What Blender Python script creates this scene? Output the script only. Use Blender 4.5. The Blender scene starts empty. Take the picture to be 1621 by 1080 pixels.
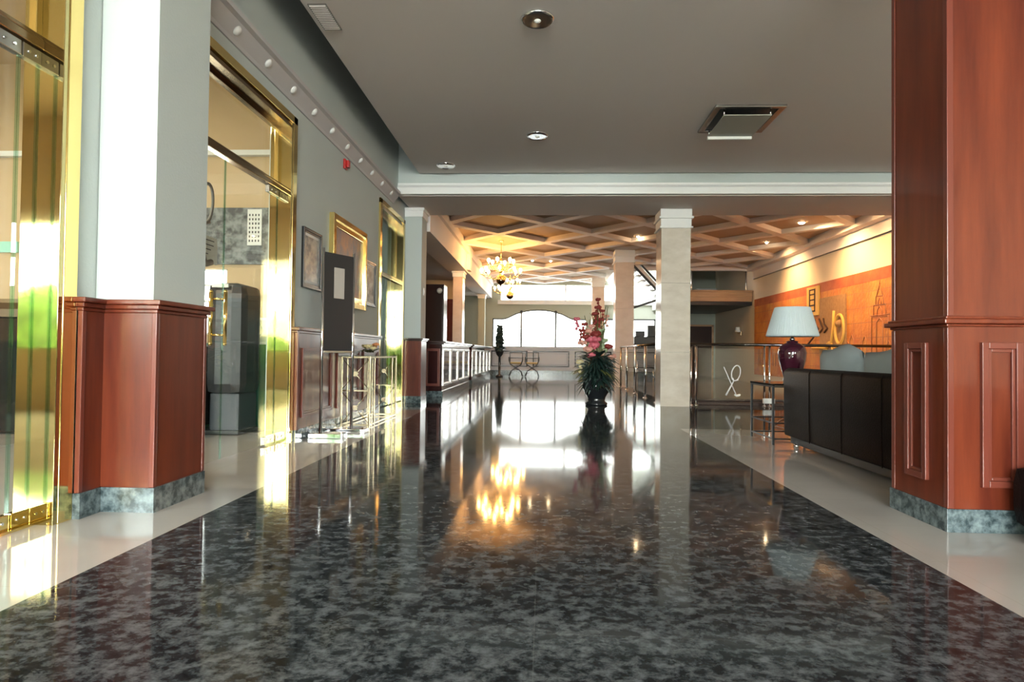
import bpy, bmesh, math, random
from mathutils import Vector, Matrix
random.seed(7)
C = bpy.context.scene.collection
PI = math.pi

# ------------------------------------------------------------------ camera
cam_d = bpy.data.cameras.new('camera'); cam = bpy.data.objects.new('camera', cam_d); C.objects.link(cam)
cam_d.sensor_width = 36.0; cam_d.lens = 36.0*1000.0/1621.0; cam_d.clip_start = 0.05; cam_d.clip_end = 200
yaw, pitch, roll = math.radians(-2.846), math.radians(1.1135), math.radians(0.65)
F = Vector((math.sin(yaw)*math.cos(pitch), math.cos(yaw)*math.cos(pitch), math.sin(pitch)))
Rv = Vector((math.cos(yaw), -math.sin(yaw), 0)); Uv = Rv.cross(F)
R2 = Rv*math.cos(roll) + Uv*math.sin(roll)
U2 = -Rv*math.sin(roll) + Uv*math.cos(roll)
m = Matrix((R2, U2, -F)).transposed().to_4x4(); m.translation = Vector((0, 0, 0.9))
cam.matrix_world = m
bpy.context.scene.camera = cam
# ------------------------------------------------------------------ view + world
vs = bpy.context.scene.view_settings
vs.view_transform = 'Standard'; vs.look = 'None'; vs.gamma = 1.0; vs.use_curve_mapping = False
vs.exposure = 1.15
W = bpy.data.worlds.new('sky'); bpy.context.scene.world = W; W.use_nodes = True
nt = W.node_tree; nt.nodes.clear()
wo = nt.nodes.new('ShaderNodeOutputWorld'); bg = nt.nodes.new('ShaderNodeBackground')
tc = nt.nodes.new('ShaderNodeTexCoord'); sp = nt.nodes.new('ShaderNodeSeparateXYZ'); rp = nt.nodes.new('ShaderNodeValToRGB')
nt.links.new(tc.outputs['Generated'], sp.inputs[0]); nt.links.new(sp.outputs['Z'], rp.inputs[0])
rp.color_ramp.elements[0].color = (.97, .96, .93, 1); rp.color_ramp.elements[1].color = (.86, .93, 1, 1)
nt.links.new(rp.outputs[0], bg.inputs[0]); 
# the sky is brighter on the sunny entrance side, behind the viewer
mr = nt.nodes.new('ShaderNodeMapRange'); mr.inputs[1].default_value = -.5; mr.inputs[2].default_value = .3; mr.inputs[3].default_value = 30.0; mr.inputs[4].default_value = 5.0
nt.links.new(sp.outputs['Y'], mr.inputs[0]); nt.links.new(mr.outputs[0], bg.inputs[1])
nt.links.new(bg.outputs[0], wo.inputs[0])

def light(name, kind, loc, energy, color=(1, 1, 1), rot=(0, 0, 0), size=1, size_y=None, portal=False, spot=1.0, blend=.5, radius=.05):
    d = bpy.data.lights.new(name, kind); d.energy = energy; d.color = color
    if kind == 'AREA':
        d.shape = 'RECTANGLE'; d.size = size; d.size_y = size_y or size
        d.cycles.is_portal = portal
    else:
        d.shadow_soft_size = radius
    if kind == 'SPOT': d.spot_size = spot; d.spot_blend = blend
    o = bpy.data.objects.new(name, d); o.location = loc; o.rotation_euler = rot; C.objects.link(o); return o
# daylight enters through these openings (portals only guide the sky light)
light('portal_back', 'AREA', (0.9, -6.95, 2.0), 1, rot=(PI/2, 0, 0), size=6.2, size_y=3.4, portal=True)
light('portal_far', 'AREA', (1.2, 26.35, 2.45), 1, rot=(-PI/2, 0, 0), size=7.2, size_y=2.8, portal=True)
light('portal_side', 'AREA', (-5.8, -2.58, 1.8), 1, rot=(PI/2, 0, 0), size=5.0, size_y=1.8, portal=True)

# ------------------------------------------------------------------ materials
MT = {}
def mat(name, color, rough=.5, metal=0, spec=.5, noise=None, bump=None, emit=None, coat=0, build=None, trans=None):
    m = bpy.data.materials.new(name); m.use_nodes = True; n = m.node_tree; b = n.nodes['Principled BSDF']
    b.inputs['Base Color'].default_value = (*color, 1); b.inputs['Roughness'].default_value = rough
    b.inputs['Metallic'].default_value = metal; b.inputs['Specular IOR Level'].default_value = spec
    b.inputs['Coat Weight'].default_value = coat; b.inputs['Coat Roughness'].default_value = .06
    g = n.nodes.new('ShaderNodeTexCoord')
    if noise:   # (color2, scale xyz, detail, lo, hi)
        c2, sc, det, lo, hi = noise
        mp = n.nodes.new('ShaderNodeMapping'); mp.inputs['Scale'].default_value = sc
        nz = n.nodes.new('ShaderNodeTexNoise'); nz.inputs['Scale'].default_value = 1; nz.inputs['Detail'].default_value = det
        nz.inputs['Roughness'].default_value = .62
        r = n.nodes.new('ShaderNodeValToRGB'); r.color_ramp.elements[0].position = lo; r.color_ramp.elements[1].position = hi
        r.color_ramp.elements[0].color = (*color, 1); r.color_ramp.elements[1].color = (*c2, 1)
        n.links.new(g.outputs['Object'], mp.inputs[0]); n.links.new(mp.outputs[0], nz.inputs[0])
        n.links.new(nz.outputs[0], r.inputs[0]); n.links.new(r.outputs[0], b.inputs['Base Color'])
    if bump:    # (scale, strength)
        nb = n.nodes.new('ShaderNodeTexNoise'); nb.inputs['Scale'].default_value = bump[0]; nb.inputs['Detail'].default_value = 6
        bp = n.nodes.new('ShaderNodeBump'); bp.inputs['Strength'].default_value = bump[1]; bp.inputs['Distance'].default_value = .01
        n.links.new(g.outputs['Object'], nb.inputs[0]); n.links.new(nb.outputs[0], bp.inputs['Height']); n.links.new(bp.outputs[0], b.inputs['Normal'])
    if emit: b.inputs['Emission Color'].default_value = (*emit[0], 1); b.inputs['Emission Strength'].default_value = emit[1]
    if trans: b.inputs['Transmission Weight'].default_value = trans
    if build: build(n, b, g)
    MT[name] = m; return m
def glassmat(name, tint, refl):
    m = bpy.data.materials.new(name); m.use_nodes = True; n = m.node_tree; n.nodes.clear()
    o = n.nodes.new('ShaderNodeOutputMaterial'); mx = n.nodes.new('ShaderNodeMixShader'); t = n.nodes.new('ShaderNodeBsdfTransparent')
    gl = n.nodes.new('ShaderNodeBsdfGlossy'); gl.inputs['Roughness'].default_value = .0
    t.inputs[0].default_value = (*tint, 1); lw = n.nodes.new('ShaderNodeLayerWeight'); lw.inputs[0].default_value = .5
    pw_ = n.nodes.new('ShaderNodeMath'); pw_.operation = 'POWER'; pw_.inputs[1].default_value = 4.5
    fr = n.nodes.new('ShaderNodeMath'); fr.operation = 'MULTIPLY_ADD'; fr.inputs[1].default_value = refl; fr.inputs[2].default_value = .03
    n.links.new(lw.outputs['Facing'], pw_.inputs[0]); n.links.new(pw_.outputs[0], fr.inputs[0]); n.links.new(fr.outputs[0], mx.inputs[0]); n.links.new(t.outputs[0], mx.inputs[1]); n.links.new(gl.outputs[0], mx.inputs[2])
    n.links.new(mx.outputs[0], o.inputs[0]); MT[name] = m; return m

def floor_dark(n, b, g):
    def noise(sc, scale, det, rough=.65, dist=0):
        mp = n.nodes.new('ShaderNodeMapping'); mp.inputs['Scale'].default_value = sc
        nz = n.nodes.new('ShaderNodeTexNoise'); nz.inputs['Scale'].default_value = scale; nz.inputs['Detail'].default_value = det
        nz.inputs['Roughness'].default_value = rough; nz.inputs['Distortion'].default_value = dist
        n.links.new(g.outputs['Object'], mp.inputs[0]); n.links.new(mp.outputs[0], nz.inputs[0]); return nz
    a = noise((1, 1.15, 1), 17, 9, .72, .2); c = noise((1, 1.2, 1), 6, 4, .6)
    mx = n.nodes.new('ShaderNodeMix'); mx.inputs[0].default_value = .22
    n.links.new(a.outputs[0], mx.inputs[2]); n.links.new(c.outputs[0], mx.inputs[3])
    r = n.nodes.new('ShaderNodeValToRGB'); e = r.color_ramp.elements
    e[0].position = .40; e[0].color = (.006, .007, .008, 1); e[1].position = .61; e[1].color = (.10, .107, .116, 1)
    x = r.color_ramp.elements.new(.47); x.color = (.020, .023, .026, 1); x = r.color_ramp.elements.new(.53); x.color = (.055, .061, .065, 1)
    n.links.new(mx.outputs[0], r.inputs[0])
    # faint straw-coloured seams between slabs
    br = n.nodes.new('ShaderNodeTexBrick'); br.offset = 0; br.inputs['Scale'].default_value = 1; br.inputs['Mortar Size'].default_value = .0022
    br.inputs['Brick Width'].default_value = 1.2; br.inputs['Row Height'].default_value = 1.2; br.inputs['Mortar Smooth'].default_value = .3
    mp = n.nodes.new('ShaderNodeMapping'); mp.inputs['Location'].default_value = (.02, .35, 0)
    n.links.new(g.outputs['Object'], mp.inputs[0]); n.links.new(mp.outputs[0], br.inputs[0])
    m2 = n.nodes.new('ShaderNodeMix'); m2.data_type = 'RGBA'; m2.inputs[7].default_value = (.16, .16, .15, 1)
    mt = n.nodes.new('ShaderNodeMath'); mt.operation = 'MULTIPLY'; mt.inputs[1].default_value = .16; n.links.new(br.outputs['Fac'], mt.inputs[0])
    n.links.new(mt.outputs[0], m2.inputs[0]); n.links.new(r.outputs[0], m2.inputs[6]); n.links.new(m2.outputs[2], b.inputs['Base Color'])
def floor_white(n, b, g):
    nz = n.nodes.new('ShaderNodeTexNoise'); nz.inputs['Scale'].default_value = 2.2; nz.inputs['Detail'].default_value = 6
    r = n.nodes.new('ShaderNodeValToRGB'); r.color_ramp.elements[0].color = (.35, .32, .30, 1); r.color_ramp.elements[1].color = (.45, .42, .39, 1)
    n.links.new(g.outputs['Object'], nz.inputs[0]); n.links.new(nz.outputs[0], r.inputs[0])
    br = n.nodes.new('ShaderNodeTexBrick'); br.offset = 0; br.inputs['Scale'].default_value = 1; br.inputs['Mortar Size'].default_value = .003
    br.inputs['Brick Width'].default_value = .6; br.inputs['Row Height'].default_value = .6
    mp = n.nodes.new('ShaderNodeMapping'); mp.inputs['Location'].default_value = (.04, .1, 0)
    n.links.new(g.outputs['Object'], mp.inputs[0]); n.links.new(mp.outputs[0], br.inputs[0])
    m2 = n.nodes.new('ShaderNodeMix'); m2.data_type = 'RGBA'; m2.inputs[7].default_value = (.38, .35, .32, 1)
    n.links.new(br.outputs['Fac'], m2.inputs[0]); n.links.new(r.outputs[0], m2.inputs[6]); n.links.new(m2.outputs[2], b.inputs['Base Color'])
def mural_build(n, b, g):
    nz = n.nodes.new('ShaderNodeTexNoise'); nz.inputs['Scale'].default_value = 1.3; nz.inputs['Detail'].default_value = 8; nz.inputs['Roughness'].default_value = .7
    r = n.nodes.new('ShaderNodeValToRGB'); e = r.color_ramp.elements
    e[0].position = .33; e[0].color = (.50, .12, .025, 1); e[1].position = .68; e[1].color = (.72, .33, .05, 1)
    x = e.new(.5); x.color = (.62, .21, .035, 1)
    n.links.new(g.outputs['Object'], nz.inputs[0]); n.links.new(nz.outputs[0], r.inputs[0])
    br = n.nodes.new('ShaderNodeTexBrick'); br.offset = 0; br.inputs['Scale'].default_value = 1; br.inputs['Mortar Size'].default_value = .007
    br.inputs['Brick Width'].default_value = .33; br.inputs['Row Height'].default_value = .33
    mp = n.nodes.new('ShaderNodeMapping'); mp.inputs['Rotation'].default_value = (0, -PI/2, 0)
    sx = n.nodes.new('ShaderNodeSeparateXYZ'); cx = n.nodes.new('ShaderNodeCombineXYZ')
    n.links.new(g.outputs['Object'], sx.inputs[0]); n.links.new(sx.outputs[1], cx.inputs[0]); n.links.new(sx.outputs[2], cx.inputs[1])
    n.links.new(cx.outputs[0], br.inputs[0]); n.nodes.remove(mp)
    m2 = n.nodes.new('ShaderNodeMix'); m2.data_type = 'RGBA'; m2.inputs[7].default_value = (.42, .15, .05, 1)
    n.links.new(br.outputs['Fac'], m2.inputs[0]); n.links.new(r.outputs[0], m2.inputs[6]); n.links.new(m2.outputs[2], b.inputs['Base Color'])
    n2 = n.nodes.new('ShaderNodeTexNoise'); n2.inputs['Scale'].default_value = 14; n2.inputs['Detail'].default_value = 5
    bp = n.nodes.new('ShaderNodeBump'); bp.inputs['Distance'].default_value = .03; bp.inputs['Strength'].default_value = .7
    n.links.new(g.outputs['Object'], n2.inputs[0]); n.links.new(n2.outputs[0], bp.inputs['Height']); n.links.new(bp.outputs[0], b.inputs['Normal'])
mat('granite_floor', (.05, .05, .05), .065, spec=.13, build=floor_dark)
mat('cream_tile', (.6, .57, .53), .06, spec=.55, build=floor_white)
mat('granite', (.03, .045, .05), .15, noise=((.15, .19, .20), (18, 18, 18), 7, .40, .64))
mat('mint_plaster', (.48, .53, .52), .75, bump=(60, .15))
mat('white_plaster', (.78, .78, .77), .6)
mat('lilac_plaster', (.50, .48, .49), .7)
mat('ceiling_grey', (.60, .545, .52), .8)
mat('lattice_rib', (.76, .70, .68), .7)
mat('coffer', (.40, .30, .22), .8)
mat('cherry', (.074, .012, .006), .3, spec=.3, coat=.15, noise=((.150, .029, .011), (9, 9, .9), 5, .3, .7))
mat('counter_wood', (.03, .008, .008), .14, spec=.5, coat=.8)
mat('cherry_edge', (.135, .032, .020), .3, spec=.3, coat=.15)
mat('dark_wood', (.030, .010, .008), .25, coat=.3)
mat('brown_wood', (.36, .19, .09), .3, coat=.4, noise=((.55, .33, .18), (.7, 7, 7), 4, .3, .7))
mat('brass', (.86, .66, .26), .10, metal=1)
mat('brass_mirror', (.50, .41, .19), .05, metal=1)
mat('dark_brass', (.30, .21, .12), .2, metal=1)
mat('chrome', (.85, .86, .88), .06, metal=1)
mat('rail_dark', (.16, .15, .15), .12, metal=1)
mat('steel', (.42, .40, .38), .25, metal=1)
mat('marble_beige', (.56, .49, .41), .14, noise=((.70, .64, .56), (2.5, 2.5, 5), 7, .3, .7))
mat('marble_pink', (.62, .47, .37), .2, noise=((.72, .58, .47), (2.5, 2.5, 5), 7, .3, .7))
mat('beige_wall', (.56, .41, .25), .8)
mat('green_dado', (.02, .13, .085), .6)
mat('pale_border', (.48, .52, .48), .7)
mat('green_diamond', (.22, .42, .36), .7)
mat('warm_wall', (.78, .66, .50), .8, bump=(25, .2))
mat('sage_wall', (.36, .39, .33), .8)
mat('black', (.010, .010, .011), .35)
mat('black_gloss', (.008, .008, .009), .08, coat=.5)
mat('leather', (.006, .0035, .003), .5, spec=.05, bump=(90, .25))
mat('dark_grey', (.028, .03, .033), .35)
mat('grey_pedestal', (.05, .055, .065), .4)
mat('fabric_blue', (.30, .35, .37), .85, bump=(200, .2))
mat('shade_cloth', (.52, .60, .63), .8)
mat('maroon_ceramic', (.045, .008, .018), .06, coat=.6)
mat('mural', (.6, .3, .1), .6, build=mural_build)
mat('mural_band', (.36, .07, .02), .6, noise=((.5, .13, .03), (3, 3, 3), 5, .3, .7), bump=(14, .5))
mat('mural_brown', (.34, .17, .06), .7, noise=((.46, .25, .10), (12, 12, 12), 5, .3, .7), bump=(30, .8))
mat('mural_yellow', (.78, .46, .10), .6)
mat('mural_line', (.50, .19, .08), .6)
mat('mural_ink', (.06, .02, .01), .7)
mat('beige_paper', (.42, .38, .34), .7)
mat('paper', (.75, .75, .73), .7)
mat('ink', (.12, .12, .14), .7)
mat('decal_grey', (.22, .21, .19), .6)
mat('decal', (.92, .92, .92), .6)
mat('red_plastic', (.45, .012, .01), .35)
mat('mint_plastic', (.35, .68, .58), .4)
mat('bulb', (1, .9, .7), .4, emit=((1, .50, .14), 65))
mat('tube_light', (1, 1, .95), .4, emit=((1, .93, .75), 9))
mat('lens_lit', (1, .9, .7), .4, emit=((1, .74, .42), 40))
mat('lens_off', (.35, .35, .36), .12, metal=1)
mat('grey_plate', (.33, .34, .30), .5)
mat('opal', (.85, .85, .82), .4)
mat('leaf', (.006, .018, .016), .4, noise=((.015, .035, .028), (20, 20, 20), 3, .3, .7))
mat('leaf_olive', (.09, .10, .03), .5)
mat('leaf_pale', (.30, .38, .22), .5)
mat('frond_pale', (.55, .55, .45), .5)
mat('flower_pink', (.55, .12, .16), .6)
mat('flower_salmon', (.62, .30, .24), .6)
mat('flower_red', (.22, .025, .02), .6)
mat('flower_cream', (.66, .55, .30), .6)
mat('flower_orange', (.60, .24, .10), .6)
mat('pot_black', (.012, .014, .016), .15, coat=.3)
mat('far_panel', (.40, .39, .42), .35)
mat('hedge', (.02, .06, .01), .8, noise=((.12, .26, .04), (5, 5, 5), 6, .35, .65), bump=(10, 1))
mat('paving', (.35, .33, .30), .8)
mat('seat_yellow', (.35, .27, .10), .7)
mat('art_sky', (.16, .15, .20), .5, noise=((.42, .20, .13), (3, 3.2, 3), 6, .42, .62))
mat('art_port', (.34, .32, .26), .5, noise=((.10, .07, .05), (4, 4, 6), 6, .42, .6))
mat('art_sea', (.40, .40, .36), .3, noise=((.07, .09, .11), (5, 5, 7), 6, .42, .6))
mat('art_city', (.03, .035, .04), .4, noise=((.22, .24, .24), (9, 9, 9), 8, .42, .62))
glassmat('glass', (.96, .985, .97), .45)
glassmat('glass_green', (.85, .93, .88), .6)
glassmat('glass_dark', (.10, .13, .11), .5)
glassmat('glass_edge', (.75, .9, .85), .5)

# ------------------------------------------------------------------ mesh helpers
class MB:
    def __init__(s): s.bm = bmesh.new(); s.mats = []
    def mi(s, m):
        if m is None: return 0
        if m not in s.mats: s.mats.append(m)
        return s.mats.index(m)
    def box(s, x0, x1, y0, y1, z0, z1, bev=0, m=None, rot=None):
        x0, x1 = min(x0, x1), max(x0, x1); y0, y1 = min(y0, y1), max(y0, y1); z0, z1 = min(z0, z1), max(z0, z1)
        v = [s.bm.verts.new(p) for p in ((x0,y0,z0),(x1,y0,z0),(x1,y1,z0),(x0,y1,z0),(x0,y0,z1),(x1,y0,z1),(x1,y1,z1),(x0,y1,z1))]
        i = s.mi(m); fs = []
        for q in ((0,3,2,1),(4,5,6,7),(0,1,5,4),(1,2,6,5),(2,3,7,6),(3,0,4,7)):
            f = s.bm.faces.new([v[k] for k in q]); f.material_index = i; fs.append(f)
        if rot is not None:
            c = Vector(((x0+x1)/2, (y0+y1)/2, (z0+z1)/2)); bmesh.ops.rotate(s.bm, cent=c, matrix=rot, verts=v)
        if bev:
            es = list({e for f in fs for e in f.edges})
            r = bmesh.ops.bevel(s.bm, geom=es, offset=bev, segments=2, affect='EDGES', profile=.6)
        return s
    def prism(s, pts, lo, hi, axis='Y', m=None):
        """closed 2-D outline extruded along an axis; pts are (a,b): axis Y->(x,z), X->(y,z), Z->(x,y)"""
        f3 = {'Y': lambda a, b, t: (a, t, b), 'X': lambda a, b, t: (t, a, b), 'Z': lambda a, b, t: (a, b, t)}[axis]
        i = s.mi(m); A = [s.bm.verts.new(f3(a, b, lo)) for a, b in pts]; Bv = [s.bm.verts.new(f3(a, b, hi)) for a, b in pts]
        n = len(pts)
        for k in range(n):
            f = s.bm.faces.new((A[k], A[(k+1) % n], Bv[(k+1) % n], Bv[k])); f.material_index = i
        for q in (A, Bv):
            f = s.bm.faces.new(q); f.material_index = i
        return s
    def tube(s, pts, r, n=8, cap=True, closed=False, m=None, smooth=True):
        pts = [Vector(p) for p in pts]; rs = r if isinstance(r, (list, tuple)) else [r]*len(pts)
        i = s.mi(m); rings = []; L = len(pts); prev = None
        for k, p in enumerate(pts):
            if closed: d = pts[(k+1) % L] - pts[k-1]
            else: d = pts[min(k+1, L-1)] - pts[max(k-1, 0)]
            d.normalize()
            a = prev if prev is not None else (Vector((0, 0, 1)) if abs(d.z) < .9 else Vector((1, 0, 0)))
            a = a - d*a.dot(d)
            if a.length < 1e-4: a = Vector((1, 0, 0)) - d*d.x
            a.normalize(); b = d.cross(a); prev = a
            rings.append([s.bm.verts.new(p + (a*math.cos(2*PI*j/n) + b*math.sin(2*PI*j/n))*rs[k]) for j in range(n)])
        for k in range(L if closed else L-1):
            q = rings[(k+1) % L]
            for j in range(n):
                f = s.bm.faces.new((rings[k][j], rings[k][(j+1) % n], q[(j+1) % n], q[j])); f.smooth = smooth; f.material_index = i
        if cap and not closed:
            for q in (rings[0], rings[-1]):
                f = s.bm.faces.new(q); f.material_index = i
        return s
    def lathe(s, prof, cx, cy, cz=0, n=24, m=None, flute=0, smooth=True):
        i = s.mi(m); rings = []
        for r, z in prof:
            rings.append([s.bm.verts.new((cx + r*(1+(flute if j % 2 else 0))*math.cos(2*PI*j/n), cy + r*(1+(flute if j % 2 else 0))*math.sin(2*PI*j/n), cz+z)) for j in range(n)])
        for k in range(len(rings)-1):
            for j in range(n):
                f = s.bm.faces.new((rings[k][j], rings[k][(j+1) % n], rings[k+1][(j+1) % n], rings[k+1][j])); f.smooth = smooth; f.material_index = i
        for k, q in ((0, rings[0]), (-1, rings[-1])):
            if prof[k][0] > 1e-4:
                f = s.bm.faces.new(q); f.material_index = i
        return s
    def ball(s, c, r, seg=10, m=None, sc=(1, 1, 1)):
        i = s.mi(m); ret = bmesh.ops.create_uvsphere(s.bm, u_segments=seg, v_segments=max(4, seg//2+1), radius=r)
        for v in ret['verts']:
            v.co = Vector((v.co.x*sc[0]+c[0], v.co.y*sc[1]+c[1], v.co.z*sc[2]+c[2]))
            for f in v.link_faces: f.smooth = True; f.material_index = i
        return s
    def quad(s, *p, m=None):
        f = s.bm.faces.new([s.bm.verts.new(q) for q in p]); f.material_index = s.mi(m); return s
    def build(s, name, m=None, parent=None, loc=None):
        if m is not None or s.mats:
            bmesh.ops.recalc_face_normals(s.bm, faces=s.bm.faces)
        me = bpy.data.meshes.new(name)
        if loc is not None:
            for v in s.bm.verts: v.co -= Vector(loc)
        s.bm.to_mesh(me); s.bm.free()
        if s.mats:
            for k in s.mats: me.materials.append(MT[k])
        else: me.materials.append(MT[m])
        o = bpy.data.objects.new(name, me); C.objects.link(o)
        if loc is not None: o.location = loc
        if parent is not None:
            o.parent = parent
            o.location = (Vector(loc) if loc is not None else Vector()) - parent_world(parent)
        return o
def parent_world(p):
    v = Vector(p.location)
    return v + parent_world(p.parent) if p.parent else v
def thing(name, label, cat, loc=(0, 0, 0), group=None):
    o = bpy.data.objects.new(name, None); C.objects.link(o); o.location = loc
    return tag(o, label, cat, group)
def tag(o, label, cat, group=None):
    o['label'] = label; o['category'] = cat
    if group: o['group'] = group
    return o
def struct(o, label=None, cat=None):
    o['kind'] = 'structure'
    if label: o['label'] = label; o['category'] = cat
    return o
def sroot(name, label, cat, loc=(0, 0, 0)):
    o = bpy.data.objects.new(name, None); C.objects.link(o); o.location = loc; return struct(o, label, cat)
def copy_tree(o, parent=None):
    c = o.copy(); C.objects.link(c); c.parent = parent
    for ch in [x for x in bpy.data.objects if x.parent == o]: copy_tree(ch, c)
    return c
def bx(name, m, parent, *a, **k): return MB().box(*a, **k).build(name, m, parent)

# ------------------------------------------------------------------ SETTING
WX = -2.5        # face of the left wall
# floor: one sheet, dark granite runner with cream borders in the front hall
fl = MB()
def fq(x0, x1, y0, y1, m): fl.box(x0, x1, y0, y1, -.12, 0, m=m)
fq(-1.84, 1.68, -7.0, 10.2, 'granite_floor')
fq(-2.7, -1.84, -7.0, 10.2, 'cream_tile'); fq(1.68, 7.0, -7.0, 7.85, 'cream_tile'); fq(1.68, 7.0, 7.85, 10.2, 'granite_floor')
fq(-5.4, 2.4, 10.2, 26.15, 'granite_floor'); fq(2.4, 7.0, 10.2, 11.6, 'granite_floor')
fq(2.4, 7.0, 11.6, 26.15, 'lounge_stone') if 'lounge_stone' in MT else None
mat('lounge_stone', (.20, .17, .14), .12, noise=((.27, .24, .2), (3, 3, 3), 5, .3, .7))
fq(2.4, 7.0, 11.6, 26.15, 'lounge_stone')
fq(-8.6, -2.7, -2.6, 7.3, 'cream_tile'); fq(-3.6, -2.7, 7.3, 10.2, 'cream_tile')
struct(fl.build('floor'), 'polished black mottled granite floor with cream tile borders', 'floor')
struct(bx('floor', 'paving', None, -16, -2.9, -7.15, -2.75, -.25, -.14), 'pale paving in the garden beside the entrance', 'ground')
struct(bx('floor', 'paving', None, -16, 14, -26, -7.15, -.25, -.14), 'pale paving outside the entrance behind the viewer', 'ground')

# left wall pieces (openings for the three glass doors)
wl = MB()
T = -2.72   # back of the wall
def wseg(y0, y1, z0, z1): wl.box(T, WX, y0, y1, z0, z1)
wseg(-7.0, -.2, 0, 4.35); wseg(-.2, 3.15, 3.14, 4.35); wseg(3.15, 4.0, 0, 4.35); wseg(4.0, 6.08, 3.14, 4.35)
wseg(6.08, 9.46, 0, 4.35); wseg(9.46, 11.0, 3.16, 4.35); wseg(11.0, 11.7, 0, 4.35)
wl.box(WX, -2.42, -7.0, 10.27, 3.50, 4.35)       # thicker wall above the cornice
struct(wl.build('wall_left', 'mint_plaster'), 'grey-green plaster wall with brass-framed glass doors on the left', 'wall')
# reception alcove behind the left columns
struct(MB().box(-5.4, -5.2, 11.7, 26.15, 0, 3.6).box(-5.4, T, 11.45, 11.7, 0, 3.6).build('wall_reception', 'sage_wall'), 'shaded sage wall behind the reception counters', 'wall')
# right wall
struct(MB().box(7.0, 7.2, -7.15, 26.4, 0, 4.9).build('wall_right', 'warm_wall'), 'warm cream wall washed by spotlights above the mural', 'wall')
# wall behind the viewer, around its glazing
struct(MB().box(-2.72, -2.45, -7.15, -7.0, 0, 4.35).box(3.75, 7.2, -7.15, -7.0, 0, 4.35).box(-2.45, 3.75, -7.15, -7.0, 3.7, 4.35).box(-2.45, 3.75, -7.15, -7.0, 0, .25)
       .build('wall_back', 'mint_plaster'), 'plaster wall around the entrance glazing', 'wall')
w = sroot('window_1', 'large entrance glazing behind the viewer', 'window', (.9, -7.09, .25))
g = MB()
for k in range(5): x = -2.45 + 6.2*k/4; g.box(x-.04, x+.04, -7.13, -7.05, .25, 3.7)
g.box(-2.45, 3.75, -7.13, -7.05, 2.5, 2.58); g.box(-2.45, 3.75, -7.13, -7.05, .25, .32)
g.build('window_frame', 'brass', w); bx('pane', 'glass', w, -2.45, 3.75, -7.095, -7.085, .3, 3.7)

# ceilings
ce = MB()
ce.box(-2.06, 7.0, -7.0, 10.2, 3.83, 3.9, m='ceiling_grey')                # floating tray
ce.box(T, 7.0, -7.0, 11.75, 4.35, 4.45, m='ceiling_grey')
ceil = struct(ce.build('ceiling'), 'taupe-grey ceiling tray over the front hall', 'ceiling')
cb = MB().box(-2.42, 7.0, 10.27, 11.75, 3.49, 4.35, m='mint_plaster').box(-2.42, 7.0, 10.3, 11.75, 3.482, 3.49, m='ceiling_grey')
cb.build('beam', None, ceil)
MB().prism([(10.27, 3.49), (10.20, 3.49), (10.20, 3.60), (10.22, 3.62), (10.24, 3.65), (10.24, 3.68), (10.27, 3.69)], -2.42, 7.0, 'X').build('beam_moulding', 'white_plaster', ceil)
# lattice ceiling
IX, IY, Y0 = 1.12, 1.2, 14.15
lat = MB()
def node(i, j): return Vector((IX*i, Y0 + IY*j, 0))
def ok(i, j): return -2 <= i <= 6 and -2 <= j <= 10 and (i <= 2 or j <= 6)
for i in range(-2, 7):
    for j in range(-2, 11):
        if (i+j) % 2: continue
        for dj in (-1, 1):
            if ok(i, j) and ok(i+1, j+dj):
                a, b = node(i, j), node(i+1, j+dj); d = (b-a).normalized(); p = Vector((-d.y, d.x, 0))*.10
                e = d*.0
                zt, zb = 3.915, 3.80 + (.0015 if dj > 0 else 0)
                lat.prism([(q.x, q.y) for q in (a-e-p, b+e-p, b+e+p, a-e+p)], zb, zt, 'Z')
lattice = struct(lat.build('ceiling', 'lattice_rib'), 'diamond lattice of pale plaster ribs above the far hall', 'ceiling')
MB().box(-2.6, 7.0, 11.75, 21.4, 3.91, 4.05).box(-2.6, 2.55, 21.4, 26.4, 3.91, 4.05).build('coffer_panel', 'coffer', lattice)
MB().box(6.74, 7.0, 11.75, 21.4, 3.72, 3.97).box(2.2, 7.0, 21.35, 21.5, 3.74, 4.9).box(6.95, 6.998, 11.75, 21.35, 3.45, 3.72).box(6.93, 6.99, 11.75, 21.35, 3.45, 3.48).build('edge_cornice', 'lattice_rib', lattice)
struct(MB().box(-5.4, -2.6, 11.7, 26.3, 3.25, 3.6).build('ceiling', 'ceiling_grey'), 'lower shaded ceiling over the reception alcove', 'ceiling')
# beam along the left columns
struct(MB().box(-2.66, -2.15, 11.75, 26.1, 3.17, 3.98).box(-2.15, -2.08, 11.75, 26.1, 3.66, 3.98).build('trim_1', 'lattice_rib'), 'plaster beam running above the left columns', 'beam')
# cornice strip with round studs
co = struct(MB().prism([(-2.5, 3.34), (-2.485, 3.34), (-2.475, 3.37), (-2.40, 3.47), (-2.36, 3.48), (-2.36, 3.52), (-2.5, 3.52)], -6.9, 10.25, 'Y').build('trim_2', 'lilac_plaster'),
       'sloping pale cornice with white round studs along the left wall', 'cornice')
y = .9
for k in range(17):
    MB().lathe([(0, .022), (.025, .019), (.038, .008), (.042, 0)], 0, 0, 0, 14).build('stud', 'white_plaster', co)
    o = [x for x in co.children][-1]; o.rotation_euler = (0, math.radians(90+37), 0); o.location = (-2.437, y+.56*k, 3.42)
struct(bx('trim_3', 'white_plaster', None, -2.5, -2.15, 11.15, 11.24, 3.32, 3.48, bev=.01), None, None) if False else None

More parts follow.
